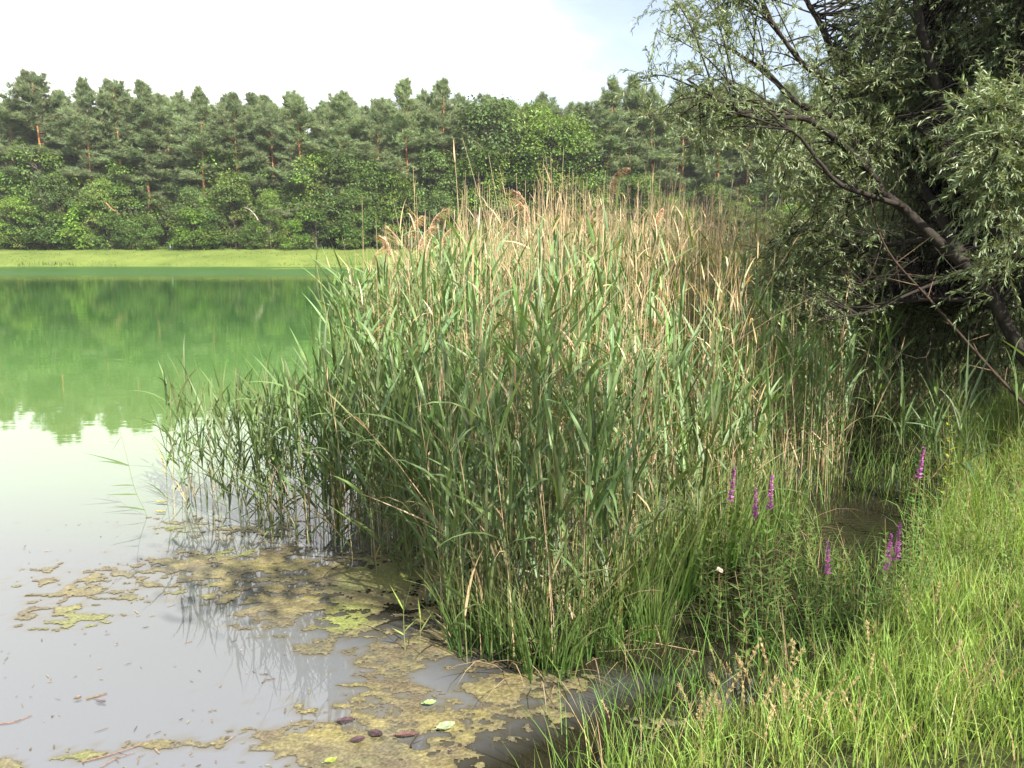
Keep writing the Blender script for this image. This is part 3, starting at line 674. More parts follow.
# plumed stalks against the forest
for k, (px, py, yd, sc_, az) in enumerate([(398, 222, 6.2, 1, 3.0), (391, 232, 6.0, 1.0, 2.7), (408, 214, 6.4, 1, 0.4), (418, 226, 6.1, 1, 0.5), (429, 210, 6.6, 0.9, 0.2), (372, 243, 6.4, 0.7, 0.3), (528, 186, 6.6, 1.1, 2.9), (530, 197, 6.4, 0.9, 2.9), (610, 166, 7.2, 1.0, 0.5), (588, 205, 7.0, 0.8, 0.3), (441, 224, 7.0, .8, .4), (655, 205, 7.5, .6, .8)]):
    p = D(px, py, yd)
    lab = ['drooping plume on the upper left of the plume cluster', 'lowest drooping plume on the left of the plume cluster', 'plumed dry reed at the top of the plume cluster', 'plumed dry reed in the middle of the plume cluster, nodding right', 'plumed dry reed standing a little right of the plume cluster', 'small plume by itself against the far meadow, leftmost of all plumes', 'tall plumed dry reed bending left before the dark broadleaf tree', 'plumed dry reed just below the tall left-bending one', 'tallest plumed dry reed, drooping brown against far pines', 'plumed dry reed left of and below the tallest one', 'thin plumed dry reed between the cluster and the left-bending plume', 'small plume rising by the willow fringe'][k]
    place('plumed_reed', lab, 'reed', PL[k % 5], (p[0], p[1], 0), az, p[2] / (2.3 + 0.15), 'plumed dry reeds above the reed bed')
# lone leaning reed over open water at the far left
def single_reed(name, lab, stem_pts, leaves, scol=(0.16, 0.19, 0.07), lcol=GREEN, r0=0.003):
    global rng
    s, l = Acc(), Acc(); base = stem_pts[0].copy()
    cv = curve(stem_pts, 14) - base
    tube1(s, cv, np.linspace(r0, 0.001, 14), scol, 5)
    for (u, tip, dr, w) in leaves:
        q = cv[int(u * 13)]; v = np.asarray(tip) - base - q; Ln = np.linalg.norm(v)
        blades(l, q[None], (v / Ln + np.array([0, 0, dr * 0.4]))[None], np.array([[0, 0, -dr]]), Ln * 1.02, w, jitter(lcol, 1, 0.1, 0.04), S=7, prof=PROF_REED, fold=0.35, roll=np.array([rng.choice([-1, 1]) * rng.uniform(0.3, 0.8)]))
    return place(name, lab, 'reed', [('stem', s.mesh('reed_stem', M_STEM)), ('foliage', l.mesh('reed_foliage', M_REED))], base)
B0 = G(147, 516)
yd0 = B0[1]
single_reed('green_reed', 'lone green reed leaning left over open water, apart from the bed', [B0 + np.array([0.02, 0, -0.2]), B0, D(135, 490, yd0), D(127, 458, yd0), D(119, 427, yd0)],
            [(0.95, D(112, 452, yd0 - .1), 0.2, .014), (0.75, D(84, 453, yd0 - 0.2), 0.1, 0.02), (0.72, D(97, 461, yd0 + .1), 0.15, 0.018), (0.6, D(110, 486, yd0), 0.1, .015), (0.52, D(104, 495, yd0 - .1), 0.15, 0.02), (0.38, D(112, 506, yd0), 0.15, 0.02)])
B1 = G(967, 488, 0.2)
single_reed('green_reed', 'young blue-green reed with fanned leaves before the dark gap under the willow', [B1, D(967, 450, B1[1]), D(966, 415, B1[1]), D(966, 385, B1[1])],
            [(0.9, D(969, 330, B1[1]), 0.05, .016), (0.7, D(995, 340, B1[1]), 0.05, .022), (0.6, D(930, 352, B1[1] - .2), 0.1, 0.024), (0.55, D(1002, 368, B1[1] + .1), 0.12, .02), (0.5, D(930, 400, B1[1] - .1), 0.2, .022), (0.4, D(992, 405, B1[1]), 0.2, .024), (0.35, D(948, 408, B1[1]), 0.1, .024), (0.3, D(975, 480, B1[1] - .2), 0.4, .024), (0.3, D(1012, 440, B1[1] - .2), 0.3, .022), (0.2, D(955, 462, B1[1] - .2), 0.4, .022)], lcol=(0.13, 0.20, 0.10))
B2 = G(885, 505, 0.05)
single_reed('green_reed', 'arching pale reed whose leaves bend right across the dark gap', [B2, D(893, 470, B2[1]), D(903, 430, B2[1]), D(912, 412, B2[1])],
            [(0.95, D(943, 386, B2[1]), 0.05, .026), (0.9, D(944, 428, B2[1]), 0.7, .018), (0.8, D(938, 430, B2[1] - .1), 0.5, .015), (0.5, D(868, 455, B2[1]), 0.2, .022), (0.4, D(892, 485, B2[1] - .2), 0.6, .024)], lcol=(0.16, 0.23, 0.10))
B3 = G(1042, 470, 0.3)
single_reed('green_reed', 'broad reed leaves reaching in from the right border before the trunk', [B3, D(1040, 420, B3[1]), D(1036, 380, B3[1]), D(1030, 356, B3[1])],
            [(0.95, D(999, 338, B3[1]), 0.15, .03), (0.9, D(1022, 392, B3[1] - .2), 0.5, .03), (0.7, D(1010, 372, B3[1] - .2), 0.3, .026), (0.5, D(1060, 360, B3[1]), 0.2, .026)], lcol=(0.17, 0.25, 0.09))

# sparse reeds on the bank edge before the dark hollow
for k in range(22):
    q = G(rng.uniform(900, 1022), rng.uniform(452, 500), 0.1); zb = float(ground_z(q[0], q[1]))
    place('green_reed', 'short pale reed at the bank edge before the dark hollow under the willow', 'reed', GS[k % 10], (q[0], q[1], max(zb, 0)), rng.uniform(0, 6.28), rng.uniform(0.45, 0.8), 'reeds on the bank edge before the hollow')

# sedge tussocks along the front of the bed
def tussock(seed, h, nb, col, w=0.0105, r=0.14):
    global rng
    rng = np.random.default_rng(seed)
    a = Acc(); az = rng.uniform(0, 6.28, nb); rr = r * np.sqrt(rng.random(nb))
    base = np.stack([rr * np.cos(az), rr * np.sin(az), np.full(nb, -0.12)], 1)
    az2 = az + rng.normal(0, 0.7, nb); le = rng.uniform(0.02, 0.34, nb)
    d0 = np.stack([np.cos(az2) * le, np.sin(az2) * le, np.ones(nb)], 1)
    dr = rng.uniform(0, 1, nb) ** 3 * 1.6
    bend = np.stack([np.cos(az2) * 0.35, np.sin(az2) * 0.35, -dr], 1)
    blades(a, base, d0, bend, (h + 0.12) * rng.uniform(0.55, 1.12, nb), w * rng.uniform(0.6, 1.3, nb), jitter(col, nb, 0.18, 0.07), S=6, fold=0.3, roll=rng.normal(0, 0.6, nb), tipcol=(0.2, 0.22, 0.08), pw=1.8)
    d = Acc(); nd = max(6, nb // 14); az = rng.uniform(0, 6.28, nd)
    blades(d, np.stack([r * np.cos(az), r * np.sin(az), np.full(nd, -0.1)], 1), np.stack([np.cos(az) * .5, np.sin(az) * .5, np.ones(nd)], 1), np.stack([np.cos(az), np.sin(az), -1.5 + 0 * az], 1), h * rng.uniform(0.4, 0.9, nd), w * 0.8, jitter(STRAW, nd) * 0.8, S=5)
    return [('foliage', a.mesh('sedge_blades', M_GRASS)), ('dead_blades', d.mesh('sedge_dead_blades', M_PLUME))]
TU = [tussock(300 + i, 0.85, 62, (0.085, 0.168, 0.040)) for i in range(4)] + [tussock(310 + i, 0.85, 80, (0.120, 0.215, 0.048)) for i in range(4)]
rng = np.random.default_rng(23)
for k, (px, py, s_, pr) in enumerate([(470, 650, .85, 0), (500, 664, .8, 1), (532, 668, .8, 2), (562, 664, .75, 3), (592, 652, .75, 0), (622, 636, .8, 1), (648, 612, .85, 4), (668, 596, .95, 5), (690, 586, .95, 6), (708, 570, 1.0, 7), (728, 556, .9, 4), (760, 548, .8, 5), (790, 530, .7, 6), (655, 640, .55, 5)]):
    q = G(px + rng.normal(0, 7), py + rng.normal(0, 4)); s_ *= rng.uniform(0.72, 1.15)
    if px < 600: lab = 'dark green sedge tussock at the water edge under the foremost reeds'
    elif px < 660: lab = 'green sedge tussock over the black water between reeds and pool'
    else: lab = 'bright green sedge tussock near the purple flower spikes'
    place('sedge_tussock', lab, 'sedge', TU[pr], (q[0], q[1], 0), rng.uniform(0, 6.28), s_, 'sedge tussocks along the reed bed front')

# ------------------------------------------------------------------ bank grass
rng = np.random.default_rng(29)
n = 300000
x = rng.uniform(-0.4, 10.5, n); y = rng.uniform(0.6, 10.5, n)
pxx, pyy, dep = proj(np.stack([x, y, 0 * x], 1))
s = lake_sd(x, y)
ok = (pxx > 380) & ((pxx < 1140) & (pyy < 800) | (rng.random(n) < 0.35)) & (pyy > 380)
keep = np.where(s > 0.0, 0.92, 0.26 * np.exp(s / 0.85)) * np.clip(1.4 - y / 9.5, 0.25, 1)
clump = fbm(x * 3.1, y * 3.1, 5)
keep = keep * np.where(s < 0, np.clip((pxx - 545) / 60, 0, 1), 1) * np.clip((clump - 0.25) * 3.2, 0.12, 1)
ok &= ((pxx - 868) / 46) ** 2 + ((pyy - 540) / 26) ** 2 > 1
ok &= (rng.random(n) < keep); x, y, s, clump = x[ok], y[ok], s[ok], clump[ok]; n = len(x)
z = np.maximum(ground_z(x, y), -0.12) - 0.01
tall = fbm(x * 1.1, y * 1.1, 8)
L = rng.uniform(0.14, 0.34, n) * (0.65 + 0.8 * tall) * (1 + 0.30 * np.clip((y - 4.3) / 2, 0, 1)) + np.where(s < 0, 0.10, 0)
le = rng.uniform(0, 0.45, n); az = rng.uniform(0, 6.28, n)
d0 = np.stack([le * np.cos(az), le * np.sin(az), np.ones(n)], 1)
dr = rng.random(n) ** 2.5 * 2.0
bend = np.stack([np.cos(az) * .4, np.sin(az) * .4, -dr], 1)
cg = jitter((0.222, 0.330, 0.078), n, 0.18, 0.07)
yel = fbm(x * 0.9, y * 0.9, 12)[:, None]
cg = cg * (0.75 + 0.55 * yel) + np.array([0.05, 0.02, 0]) * np.clip(yel - 0.5, 0, 1)
cg = np.where((s < 0)[:, None], cg * np.array([0.72, 0.85, 0.8]), cg)
drym = rng.random(n) < 0.06; cg[drym] = jitter(STRAW, drym.sum())
a = Acc()
blades(a, np.stack([x, y, z], 1), d0, bend, L, rng.uniform(0.0022, 0.0052, n), cg, S=4, fold=0.0, roll=rng.normal(0, 0.8, n), pw=1.6)
tag(link('bank_grass', a.mesh('bank_grass', M_GRASS)), 'lush bright grass covering the bank', kind='stuff')

# seeding grasses
def seed_grass(seed):
    global rng
    rng = np.random.default_rng(seed)
    s, p = Acc(), Acc()
    cv = curve([(0, 0, -0.05), (0.01, 0, 0.18), (0.035, 0.0, 0.34), (0.09, 0.0, 0.44)], 12)
    tube1(s, cv, np.linspace(0.0016, 0.0007, 12), (0.33, 0.33, 0.12), 4)
    n = 70; i = rng.integers(7, 12, n)
    blades(p, cv[i] + rng.normal(0, 0.003, (n, 3)), np.array([0.35, 0, 0.9]) + rng.normal(0, 0.33, (n, 3)), np.array([0.1, 0, -0.3]), rng.uniform(0.010, 0.026, n), rng.uniform(0.0025, 0.005, n), jitter((0.58, 0.45, 0.25), n, 0.14, 0.03), S=2, prof=lambda t: np.array([0.4, 1, 0.2]))
    return [('stem', s.mesh('seed_stem', M_STEM)), ('seed_head', p.mesh('seed_head', M_PLUME))]
SG = [seed_grass(400 + i) for i in range(4)]
rng = np.random.default_rng(31)
for k in range(64):
    if k < 46: px, py = rng.normal(745, 62), rng.normal(742, 38)
    else: px, py = rng.uniform(860, 1010), rng.uniform(600, 760)
    if px < 570 or px > 1010: px = 700 + (k * 37) % 250
    q = G(px, py, 0.1); zb = float(ground_z(q[0], q[1]))
    place('grass_stalk', 'tan seed head on a thin stalk above the grass at the bottom border' if k < 46 else 'tan seed head in the bright grass at the right', 'grass stalk', SG[k % 4], (q[0], q[1], max(zb, -0.05)), rng.uniform(0, 6.28), rng.uniform(0.5, 0.8), 'seed heads in the bank grass')

# ------------------------------------------------------------------ loosestrife and leafy herbs
def herb(seed, h, flower, col=(0.130, 0.222, 0.055)):
    global rng
    rng = np.random.default_rng(seed)
    s, l, f = Acc(), Acc(), Acc()
    cv = curve([(0, 0, -0.05), (rng.normal(0, .01), rng.normal(0, .01), h * 0.4), (rng.normal(0, .03), rng.normal(0, .03), h)], 16)
    tube1(s, cv, np.linspace(0.0035, 0.0015, 16), (0.2, 0.17, 0.07), 5)
    top = 0.74 if flower else 0.98
    nn = int(h / 0.045)
    for k in range(nn):
        u = 0.1 + (top - 0.1) * k / nn; q = cv[int(u * 15)]
        for sd in (0, math.pi):
            az = k * 1.57 + sd + rng.normal(0, 0.2)
            blades(l, q[None], np.array([[math.cos(az), math.sin(az), 0.55]]), np.array([[0, 0, -0.5]]), 0.075 * (1.15 - 0.6 * u) * rng.uniform(0.8, 1.2), 0.015, jitter(col, 1, 0.15, 0.06), S=3, prof=lambda t: np.array([0.5, 1.0, 0.7, 0.08]), fold=0.2)
    parts = [('stem', s.mesh('herb_stem', M_STEM)), ('foliage', l.mesh('herb_foliage', M_GRASS))]
    if flower:
        n = 165; u = rng.uniform(top, 1.0, n); q = cv[np.minimum((u * 15).astype(int), 14)]; fr = (u * 15 - np.minimum((u * 15).astype(int), 14))[:, None]
        q = q + (cv[1:][np.minimum((u * 15).astype(int), 14)] - q) * fr
        az = rng.uniform(0, 6.28, n)
        blades(f, q, np.stack([np.cos(az), np.sin(az), 0.35 + 0 * az], 1), np.array([0, 0, -0.2]), 0.017 * (1.25 - 0.75 * (u - top) / (1 - top)), 0.008, jitter((0.50, 0.14, 0.45), n, 0.32, 0.08), S=2, prof=lambda t: np.array([0.4, 1, 0.5]), roll=rng.normal(0, .5, n))
        parts.append(('flower_spike', f.mesh('flower_spike', M_PETAL)))
    return parts
HF = [herb(500 + i, 0.62, True) for i in range(3)]
HB = [herb(510 + i, 0.55, False) for i in range(4)]
rng = np.random.default_rng(37)
for k, (px, top, by, lab) in enumerate([(726, 467, 575, 'purple loosestrife spike, leftmost of the purple flowers'), (751, 488, 592, 'lowest purple loosestrife of the group of three'), (764, 473, 580, 'purple loosestrife spike at the right of the group of three'),
        (912, 447, 545, 'purple loosestrife standing by itself before the dark gap'), (887, 522, 640, 'taller of two purple loosestrife spikes against the bright pool'), (880, 536, 645, 'shorter of two purple loosestrife spikes against the bright pool'), (823, 543, 640, 'short purple loosestrife spike left of the bright pool')]):
    q = G(px, by); t_ = D(px, top, q[1]); hz = t_[2]
    place('loosestrife', lab, 'flower', HF[k % 3], (q[0], q[1], 0), rng.uniform(0, 6.28), hz / 0.62, 'purple loosestrife')
for k in range(126):
    u = rng.random()
    if k < 76: px, py = rng.uniform(690, 905), rng.uniform(560, 668)
    else: px, py = rng.uniform(900, 1015), rng.uniform(495, 600)
    if ((px - 868) / 62) ** 2 + ((py - 548) / 36) ** 2 < 1: py += 75
    q = G(px, py, 0.02); zb = max(float(ground_z(q[0], q[1])), -0.05)
    place('leafy_herb', 'leafy green marsh herb between reeds, pool and grass' if k < 76 else 'leafy green marsh herb on the bank right of the pool', 'plant', HB[k % 4], (q[0], q[1], zb), rng.uniform(0, 6.28), rng.uniform(0.55, 1.05), 'marsh herbs without flowers')
q = G(945, 500, 0.1)
t_ = D(945, 402, q[1])
place('yellow_herb', 'yellow-green herb with budding top beside the young blue-green reed', 'plant', herb(540, 0.6, False, (0.30, 0.33, 0.05)), (q[0], q[1], 0.1), 0, (t_[2] - 0.1) / 0.6)

# ------------------------------------------------------------------ willow
rng = np.random.default_rng(41)
WB = D(1092, 432, 6.4); WB[2] = float(ground_z(WB[0], WB[1])) - 0.1
limbs = [  # (px, py, distance), radius at start and end
    ([None, (1058, 395, 6.45), (1024, 356, 6.5), (995, 302, 6.6), (968, 268, 6.65), (936, 238, 6.7), (905, 207, 6.8), (878, 182, 6.9), (848, 125, 7.0), (800, 100, 7.1), (768, 72, 7.2), (722, 43, 7.2)], 0.066, 0.011),
    ([None, (1062, 380, 6.5), (1024, 290, 6.7), (991, 219, 6.8), (964, 164, 6.8), (944, 113, 6.8), (929, 59, 6.8), (917, 16, 6.8), (912, -70, 6.8), (900, -160, 6.9)], 0.07, 0.02),
    ([(968, 268, 6.65), (945, 225, 7.0), (915, 175, 7.2), (890, 150, 7.3), (868, 120, 7.3), (840, 80, 7.4), (822, 30, 7.4), (808, 0, 7.4), (795, -60, 7.4)], 0.045, 0.015),
    ([(878, 182, 6.9), (848, 150, 6.7), (812, 122, 6.6), (788, 117, 6.5), (755, 118, 6.4), (715, 98, 6.3), (688, 78, 6.3)], 0.03, 0.007),
    ([(905, 207, 6.8), (868, 195, 6.5), (835, 180, 6.4), (802, 140, 6.3), (790, 128, 6.2)], 0.025, 0.006),
    ([(991, 219, 6.8), (968, 190, 6.5), (950, 160, 6.3), (915, 125, 6.2), (895, 112, 6.2)], 0.03, 0.008),
    ([(868, 120, 7.3), (835, 88, 7.1), (800, 60, 7.0), (772, 20, 7.0), (745, -15, 7.0)], 0.028, 0.008),
    ([(964, 164, 6.8), (1000, 110, 6.4), (1030, 50, 6.2), (1050, -40, 6.2)], 0.04, 0.012),
    ([None, (1110, 300, 6.0), (1105, 200, 5.7), (1080, 150, 5.4), (1040, 130, 5.1), (1010, 150, 5.0)], 0.07, 0.012),
    ([(1105, 200, 5.7), (1120, 100, 5.8), (1130, -20, 6), (1120, -140, 6)], 0.05, 0.015),
    ([(995, 302, 6.6), (950, 300, 6.9), (890, 300, 7.2), (830, 292, 7.4), (780, 285, 7.5)], 0.022, 0.006),
    ([(968, 268, 6.65), (920, 290, 6.6), (870, 312, 6.6), (820, 322, 6.6)], 0.016, 0.005),
    ([(936, 238, 6.7), (880, 246, 7.0), (830, 240, 7.2), (780, 222, 7.3)], 0.018, 0.005),
]
wil = thing('willow_tree', 'grey-green willow leaning in from the right over the reeds', 'tree', tuple(WB))
WOOD = (0.034, 0.028, 0.023)
nodes = []
for li, (pts, r0, r1) in enumerate(limbs):
    P = [(WB if p is None else D(*p)) for p in pts]
    cv = curve(P, 6 * len(P)); nn = len(cv)
    cv = cv + np.cumsum(rng.normal(0, 0.004, cv.shape), 0) * np.linspace(0, 1, nn)[:, None]
    a = Acc(); tube1(a, cv - WB, np.linspace(1, 0, nn) ** 0.8 * (r0 - r1) + r1, WOOD, 9)
    link('trunk' if li in (0, 1) else 'limb', a.mesh('willow_limb', M_BARK, True), wil)
    nodes.append(cv[nn // 4:] if li in (0, 1, 8) else cv[3:])
nodes = np.vstack(nodes)
# foliage masses: (px, py, distance, radius m, twigs)
mass = [(668, 14, 6.6, .30, 42), (690, 50, 6.5, .30, 46), (664, 98, 6.4, .22, 24), (652, 120, 6.3, .16, 14), (712, 20, 6.8, .34, 44), (752, 10, 7.0, .32, 34), (702, 100, 6.4, .26, 40), (738, 82, 6.6, .30, 34), (784, 40, 7.1, .32, 30), (726, 130, 6.5, .26, 46), (760, 140, 6.5, .26, 50), (700, 140, 6.4, .2, 26),
        (798, 150, 6.8, .30, 70), (830, 140, 6.9, .30, 70), (770, 190, 6.9, .28, 34), (800, 205, 7.0, .30, 60), (836, 190, 7.0, .32, 80), (850, 60, 7.2, .36, 60), (815, 80, 7.2, .3, 40), (880, 20, 7.0, .4, 70), (880, 95, 7.0, .36, 90), (870, 150, 7.0, .34, 90),
        (790, 250, 7.3, .32, 85), (772, 290, 7.3, .28, 75), (815, 285, 7.3, .34, 100), (850, 250, 7.5, .34, 100), (800, 325, 7.2, .22, 50), (855, 300, 7.6, .32, 80), (890, 270, 8.0, .30, 60), (905, 225, 8.0, .36, 90), (835, 335, 7.2, .2, 40),
        (910, 130, 7.1, .4, 120), (930, 180, 7.6, .36, 100), (940, 70, 7.1, .42, 120), (950, 20, 7.0, .42, 120), (985, 60, 7.0, .45, 150), (1000, 10, 6.9, .45, 150), (990, 120, 7.0, .4, 130), (965, 230, 8.0, .4, 90), (1010, 90, 7.4, .5, 150),
        (985, 130, 5.3, .2, 46), (1005, 160, 5.0, .22, 60), (1015, 205, 5.0, .22, 60), (990, 205, 5.2, .18, 36), (1020, 110, 5.1, .22, 50), (1010, 250, 5.2, .16, 24), (1000, 285, 5.5, .14, 22), (1018, 180, 5.4, .25, 50),
        (1080, 20, 6.6, .7, 260), (1080, 120, 6.8, .6, 220), (1070, 220, 6.6, .5, 150), (1120, 250, 6.2, .6, 160), (1150, 80, 6.4, .9, 260), (1060, -70, 6.6, .7, 220), (1000, -80, 6.8, .5, 140), (760, -60, 7.0, .4, 50), (700, -40, 6.9, .4, 50), (1090, -180, 6.4, .9, 260), (1140, -60, 6.2, .8, 200),
        (900, 40, 8.2, .6, 160), (960, 120, 8.3, .7, 220), (1010, 200, 8.3, .6, 200), (920, 210, 8.3, .5, 140), (1050, 60, 8.4, .8, 250), (1000, -30, 8.3, .6, 160), (870, 262, 9.8, .7, 150), (945, 268, 9.6, .8, 190), (1020, 285, 9.2, .8, 190), (830, 280, 10.2, .6, 120), (980, 200, 9.8, .9, 220), (900, 190, 9.6, .8, 160), (1090, 320, 8.6, .8, 200), (1060, 240, 9.0, .9, 220), (880, 300, 8.4, .45, 110), (940, 300, 8.4, .5, 120), (1000, 312, 8.2, .5, 120), (905, 330, 9.0, .4, 90), (970, 340, 8.8, .4, 90), (880, 150, 10.5, 1.0, 260), (960, 130, 10.5, 1.0, 280), (1040, 160, 10, 1.0, 280), (930, 80, 11, 1.0, 260), (1020, 60, 11, 1.1, 280), (1110, 110, 9.5, 1.2, 300), (870, 235, 11.0, .8, 200), (960, 240, 11.0, .9, 220), (875, 335, 9.5, .5, 190), (935, 340, 9.3, .5, 190), (995, 345, 9.0, .5, 190), (1045, 340, 8.8, .5, 180), (870, 385, 9.9, .42, 130), (925, 392, 9.7, .42, 140), (985, 392, 9.4, .42, 140)]
tw, br, lf = Acc(), Acc(), Acc()
tw_base, tw_dir, tw_len, tw_tone = [], [], [], []
for (px, py, yd, r, nt_) in mass:
    nt_ = int(nt_ * (1.25 if px < 770 and py < 160 else 1.1 if px < 870 and py < 240 else 1.7))
    c = D(px, py, yd)
    nb = max(3, int(nt_ / 9))
    dd = np.linalg.norm(nodes - c, axis=1); near_i = np.argsort(dd)[:40]
    tone = rng.normal(1, 0.12)
    for k in range(nb):
        s0 = nodes[near_i[rng.integers(0, 40)]]
        e0 = c + unit(rng.normal(0, 1, 3)) * r * rng.uniform(0.5, 1.1)
        mid = (s0 + e0) / 2 + np.array([0, 0, 0.12]) * np.linalg.norm(e0 - s0) + rng.normal(0, 0.04, 3)
        cv = curve([s0, mid, e0], 9)
        tube1(br, cv - WB, np.linspace(0.008, 0.0025, 9), WOOD, 4)
        m_ = max(1, nt_ // nb)
        for j in range(m_):
            q = cv[rng.integers(3, 9)] if np.linalg.norm(e0 - s0) < 1.0 else cv[rng.integers(5, 9)]
            d = unit(rng.normal(0, 0.8, 3) + unit(q - c + 1e-6) * 0.5 + np.array([-0.15, 0, 0.15]))
            off = rng.normal(0, 0.05, 3) + unit(rng.normal(0, 1, 3)) * r * rng.uniform(0, 0.75)
            tw_base.append(q * 0.45 + (c + off) * 0.55 if rng.random() < 0.6 else q); tw_dir.append(d); tw_len.append(rng.uniform(0.16, 0.38)); tw_tone.append(tone)
tw_base, tw_dir, tw_len, tw_tone = map(np.array, (tw_base, tw_dir, tw_len, tw_tone))
nT = len(tw_base); q = 30
tt = np.linspace(0, 1, 5)
TP = tw_base[:, None] + (tw_dir * tw_len[:, None])[:, None] * tt[None, :, None] + np.array([0, 0, -0.28])[None, None] * (tw_len[:, None] * tt[None] ** 2)[..., None]
tubes(tw, TP - WB, np.linspace(0.0022, 0.0008, 5)[None], (0.13, 0.11, 0.06), 3)
ti = np.repeat(np.arange(nT), q); u = np.tile((np.arange(q) + 0.5) / q, nT)
i = u * 4; j = np.minimum(i.astype(int), 3); f = (i - j)[:, None]
q0 = TP[ti, j] * (1 - f) + TP[ti, j + 1] * f
ax = unit(TP[ti, j + 1] - TP[ti, j])
d0 = unit(ax * 0.9 + unit(rng.normal(0, 1, ax.shape)) * 0.75)
cw = jitter((0.172, 0.222, 0.108), len(ti), 0.18, 0.05) * tw_tone[ti][:, None]
pale = rng.random(len(ti)) < 0.22; cw[pale] = jitter((0.24, 0.30, 0.15), pale.sum(), 0.12, 0.03)     # silvery undersides
blades(lf, q0 - WB, d0, np.array([0, 0, -0.45]), rng.uniform(0.030, 0.058, len(ti)), rng.uniform(0.0062, 0.0105, len(ti)), cw, S=2, prof=lambda t: np.array([0.45, 1.0, 0.08]), roll=rng.uniform(-1.2, 1.2, len(ti)))
crown = link('crown', lf.mesh('willow_crown', M_WILLOW), wil)
link('branches', br.mesh('willow_branches', M_BARK), crown); link('twigs', tw.mesh('willow_twigs', M_BARK), crown)
# bare dead twigs low inside the crown
a = Acc()
for k in range(34):
    s0 = D(rng.uniform(880, 1010), rng.uniform(225, 330), rng.uniform(6.5, 7.4))
    e0 = s0 + np.array([rng.uniform(-0.9, -0.1), rng.uniform(-0.5, 0.6), rng.uniform(-0.5, 0.35)])
    cv = curve([s0, (s0 + e0) / 2 + rng.normal(0, 0.12, 3), e0], 8)
    tube1(a, cv - WB, np.linspace(0.0045, 0.0015, 8), (0.045, 0.036, 0.029), 4)
    for _ in range(3):
        g0 = cv[rng.integers(2, 7)]; tube1(a, np.array([g0, g0 + np.array([rng.uniform(-.35, .1), rng.normal(0, .1), rng.normal(0, .16)])]) - WB, [0.003, 0.0015], (0.055, 0.044, 0.035), 3)
link('dead_twigs', a.mesh('willow_dead_twigs', M_BARK), wil)
# bare slanting bough in the shade
p0, p1 = D(1040, 424, 6.2), D(866, 180, 6.75)
cvp = curve([p0 + np.array([0.25, 0, -0.45]), p0, D(990, 368, 6.3), D(930, 300, 6.45), D(885, 246, 6.6), p1], 24)
a = Acc(); tube1(a, cvp - cvp[0], np.linspace(0.017, 0.005, 24), (0.065, 0.045, 0.032), 7)
for k in range(10):
    g0 = cvp[8 + k] - cvp[0]; tube1(a, [g0, g0 + np.array([rng.uniform(-.3, .25), rng.normal(0, .1), rng.uniform(-.05, .22)])], [0.004, 0.0015], (0.2, 0.14, 0.09), 4)
place('bare_branch', 'long bare dark branch slanting through the shade under the willow', 'branch', [('branch', a.mesh('bare_branch', M_BARK, True))], tuple(cvp[0]))

# two added trees out of view, placed to shade the front reeds and the hollow
def shade_tree(name, lab, base, boughs, clumps, col, leaf, cat='tree'):
    global rng
    rng = np.random.default_rng(71)
    base = np.array([base[0], base[1], float(ground_z(base[0], base[1])) - 0.1])
    tr, bo, cr = Acc(), Acc(), Acc()
    cv = curve([base, base + np.array([0.1, 0, 1.6]), base + np.array([0.0, 0.15, 3.4]), base + np.array([0.1, 0.1, 6.2])], 20)
    tube1(tr, cv - base, np.linspace(0.14, 0.03, 20), (0.10, 0.085, 0.065), 10)
    for (cx, cy, cz, r, n) in clumps:
        c = np.array([cx, cy, cz]); k = int(np.argmin(np.abs(cv[:, 2] - max(1.5, cz - 1.2))))
        bc = curve([cv[k], (cv[k] + c) / 2 + np.array([0, 0, 0.3]), c], 9)
        tube1(bo, bc - base, np.linspace(0.045, 0.012, 9), (0.10, 0.085, 0.065), 6)
        nb = max(5, n // 40)
        tips = c + unit(rng.normal(0, 1, (nb, 3))) * r * rng.uniform(0.3, 1.0, (nb, 1))
        for t_ in tips: tube1(bo, curve([bc[6], (bc[6] + t_) / 2, t_], 5) - base, np.linspace(0.012, 0.004, 5), (0.10, 0.085, 0.065), 4)
        q_ = tips[rng.integers(0, nb, n)] + rng.normal(0, 0.16 * r + 0.06, (n, 3))
        blades(cr, q_ - base, rng.normal(0, 1, (n, 3)) + np.array([0, 0, -0.3]), np.array([0, 0, -0.4]), leaf * rng.uniform(0.6, 1.3, n), leaf * rng.uniform(0.35, 0.65, n), jitter(col, n, 0.2, 0.06), S=2, prof=lambda t: np.array([0.35, 1.0, 0.1]), roll=rng.normal(0, 0.8, n))
    place(name, lab, cat, [('trunk', tr.mesh('shade_tree_trunk', M_BARK, True)), ('boughs', bo.mesh('shade_tree_boughs', M_BARK)), ('crown', cr.mesh('shade_tree_crown', M_BROAD))], tuple(base))
shade_tree('added_alder', 'added alder out of view, placed to dapple the front reeds with shade', (7.6, -2.6), None,
    [(2.1, 1.0, 5.2, 0.9, 620), (2.9, 0.5, 5.6, 0.7, 420), (1.5, 0.6, 5.0, 0.6, 280), (4.35, 0.1, 5.2, 0.5, 330), (7.6, -2.6, 6.4, 1.3, 2200), (7.0, -3.3, 5.2, 1.1, 1400), (8.4, -2.2, 5.2, 1.1, 1400), (8.0, -3.8, 4.2, 1.2, 1500)], (0.08, 0.13, 0.035), 0.10)
shade_tree('added_willow_bush', 'added bushy willow out of view, placed to shade the dark gap', (8.6, 4.6), None,
    [(7.2, 5.2, 2.6, 1.2, 2600), (7.6, 4.6, 4.0, 1.3, 2600), (9.4, 5.2, 4.0, 1.4, 2200), (8.4, 6.0, 3.0, 1.3, 2200), (6.7, 6.2, 3.0, 1.1, 2400), (8.8, 3.6, 3.2, 1.2, 1600)], (0.10, 0.14, 0.06), 0.09)

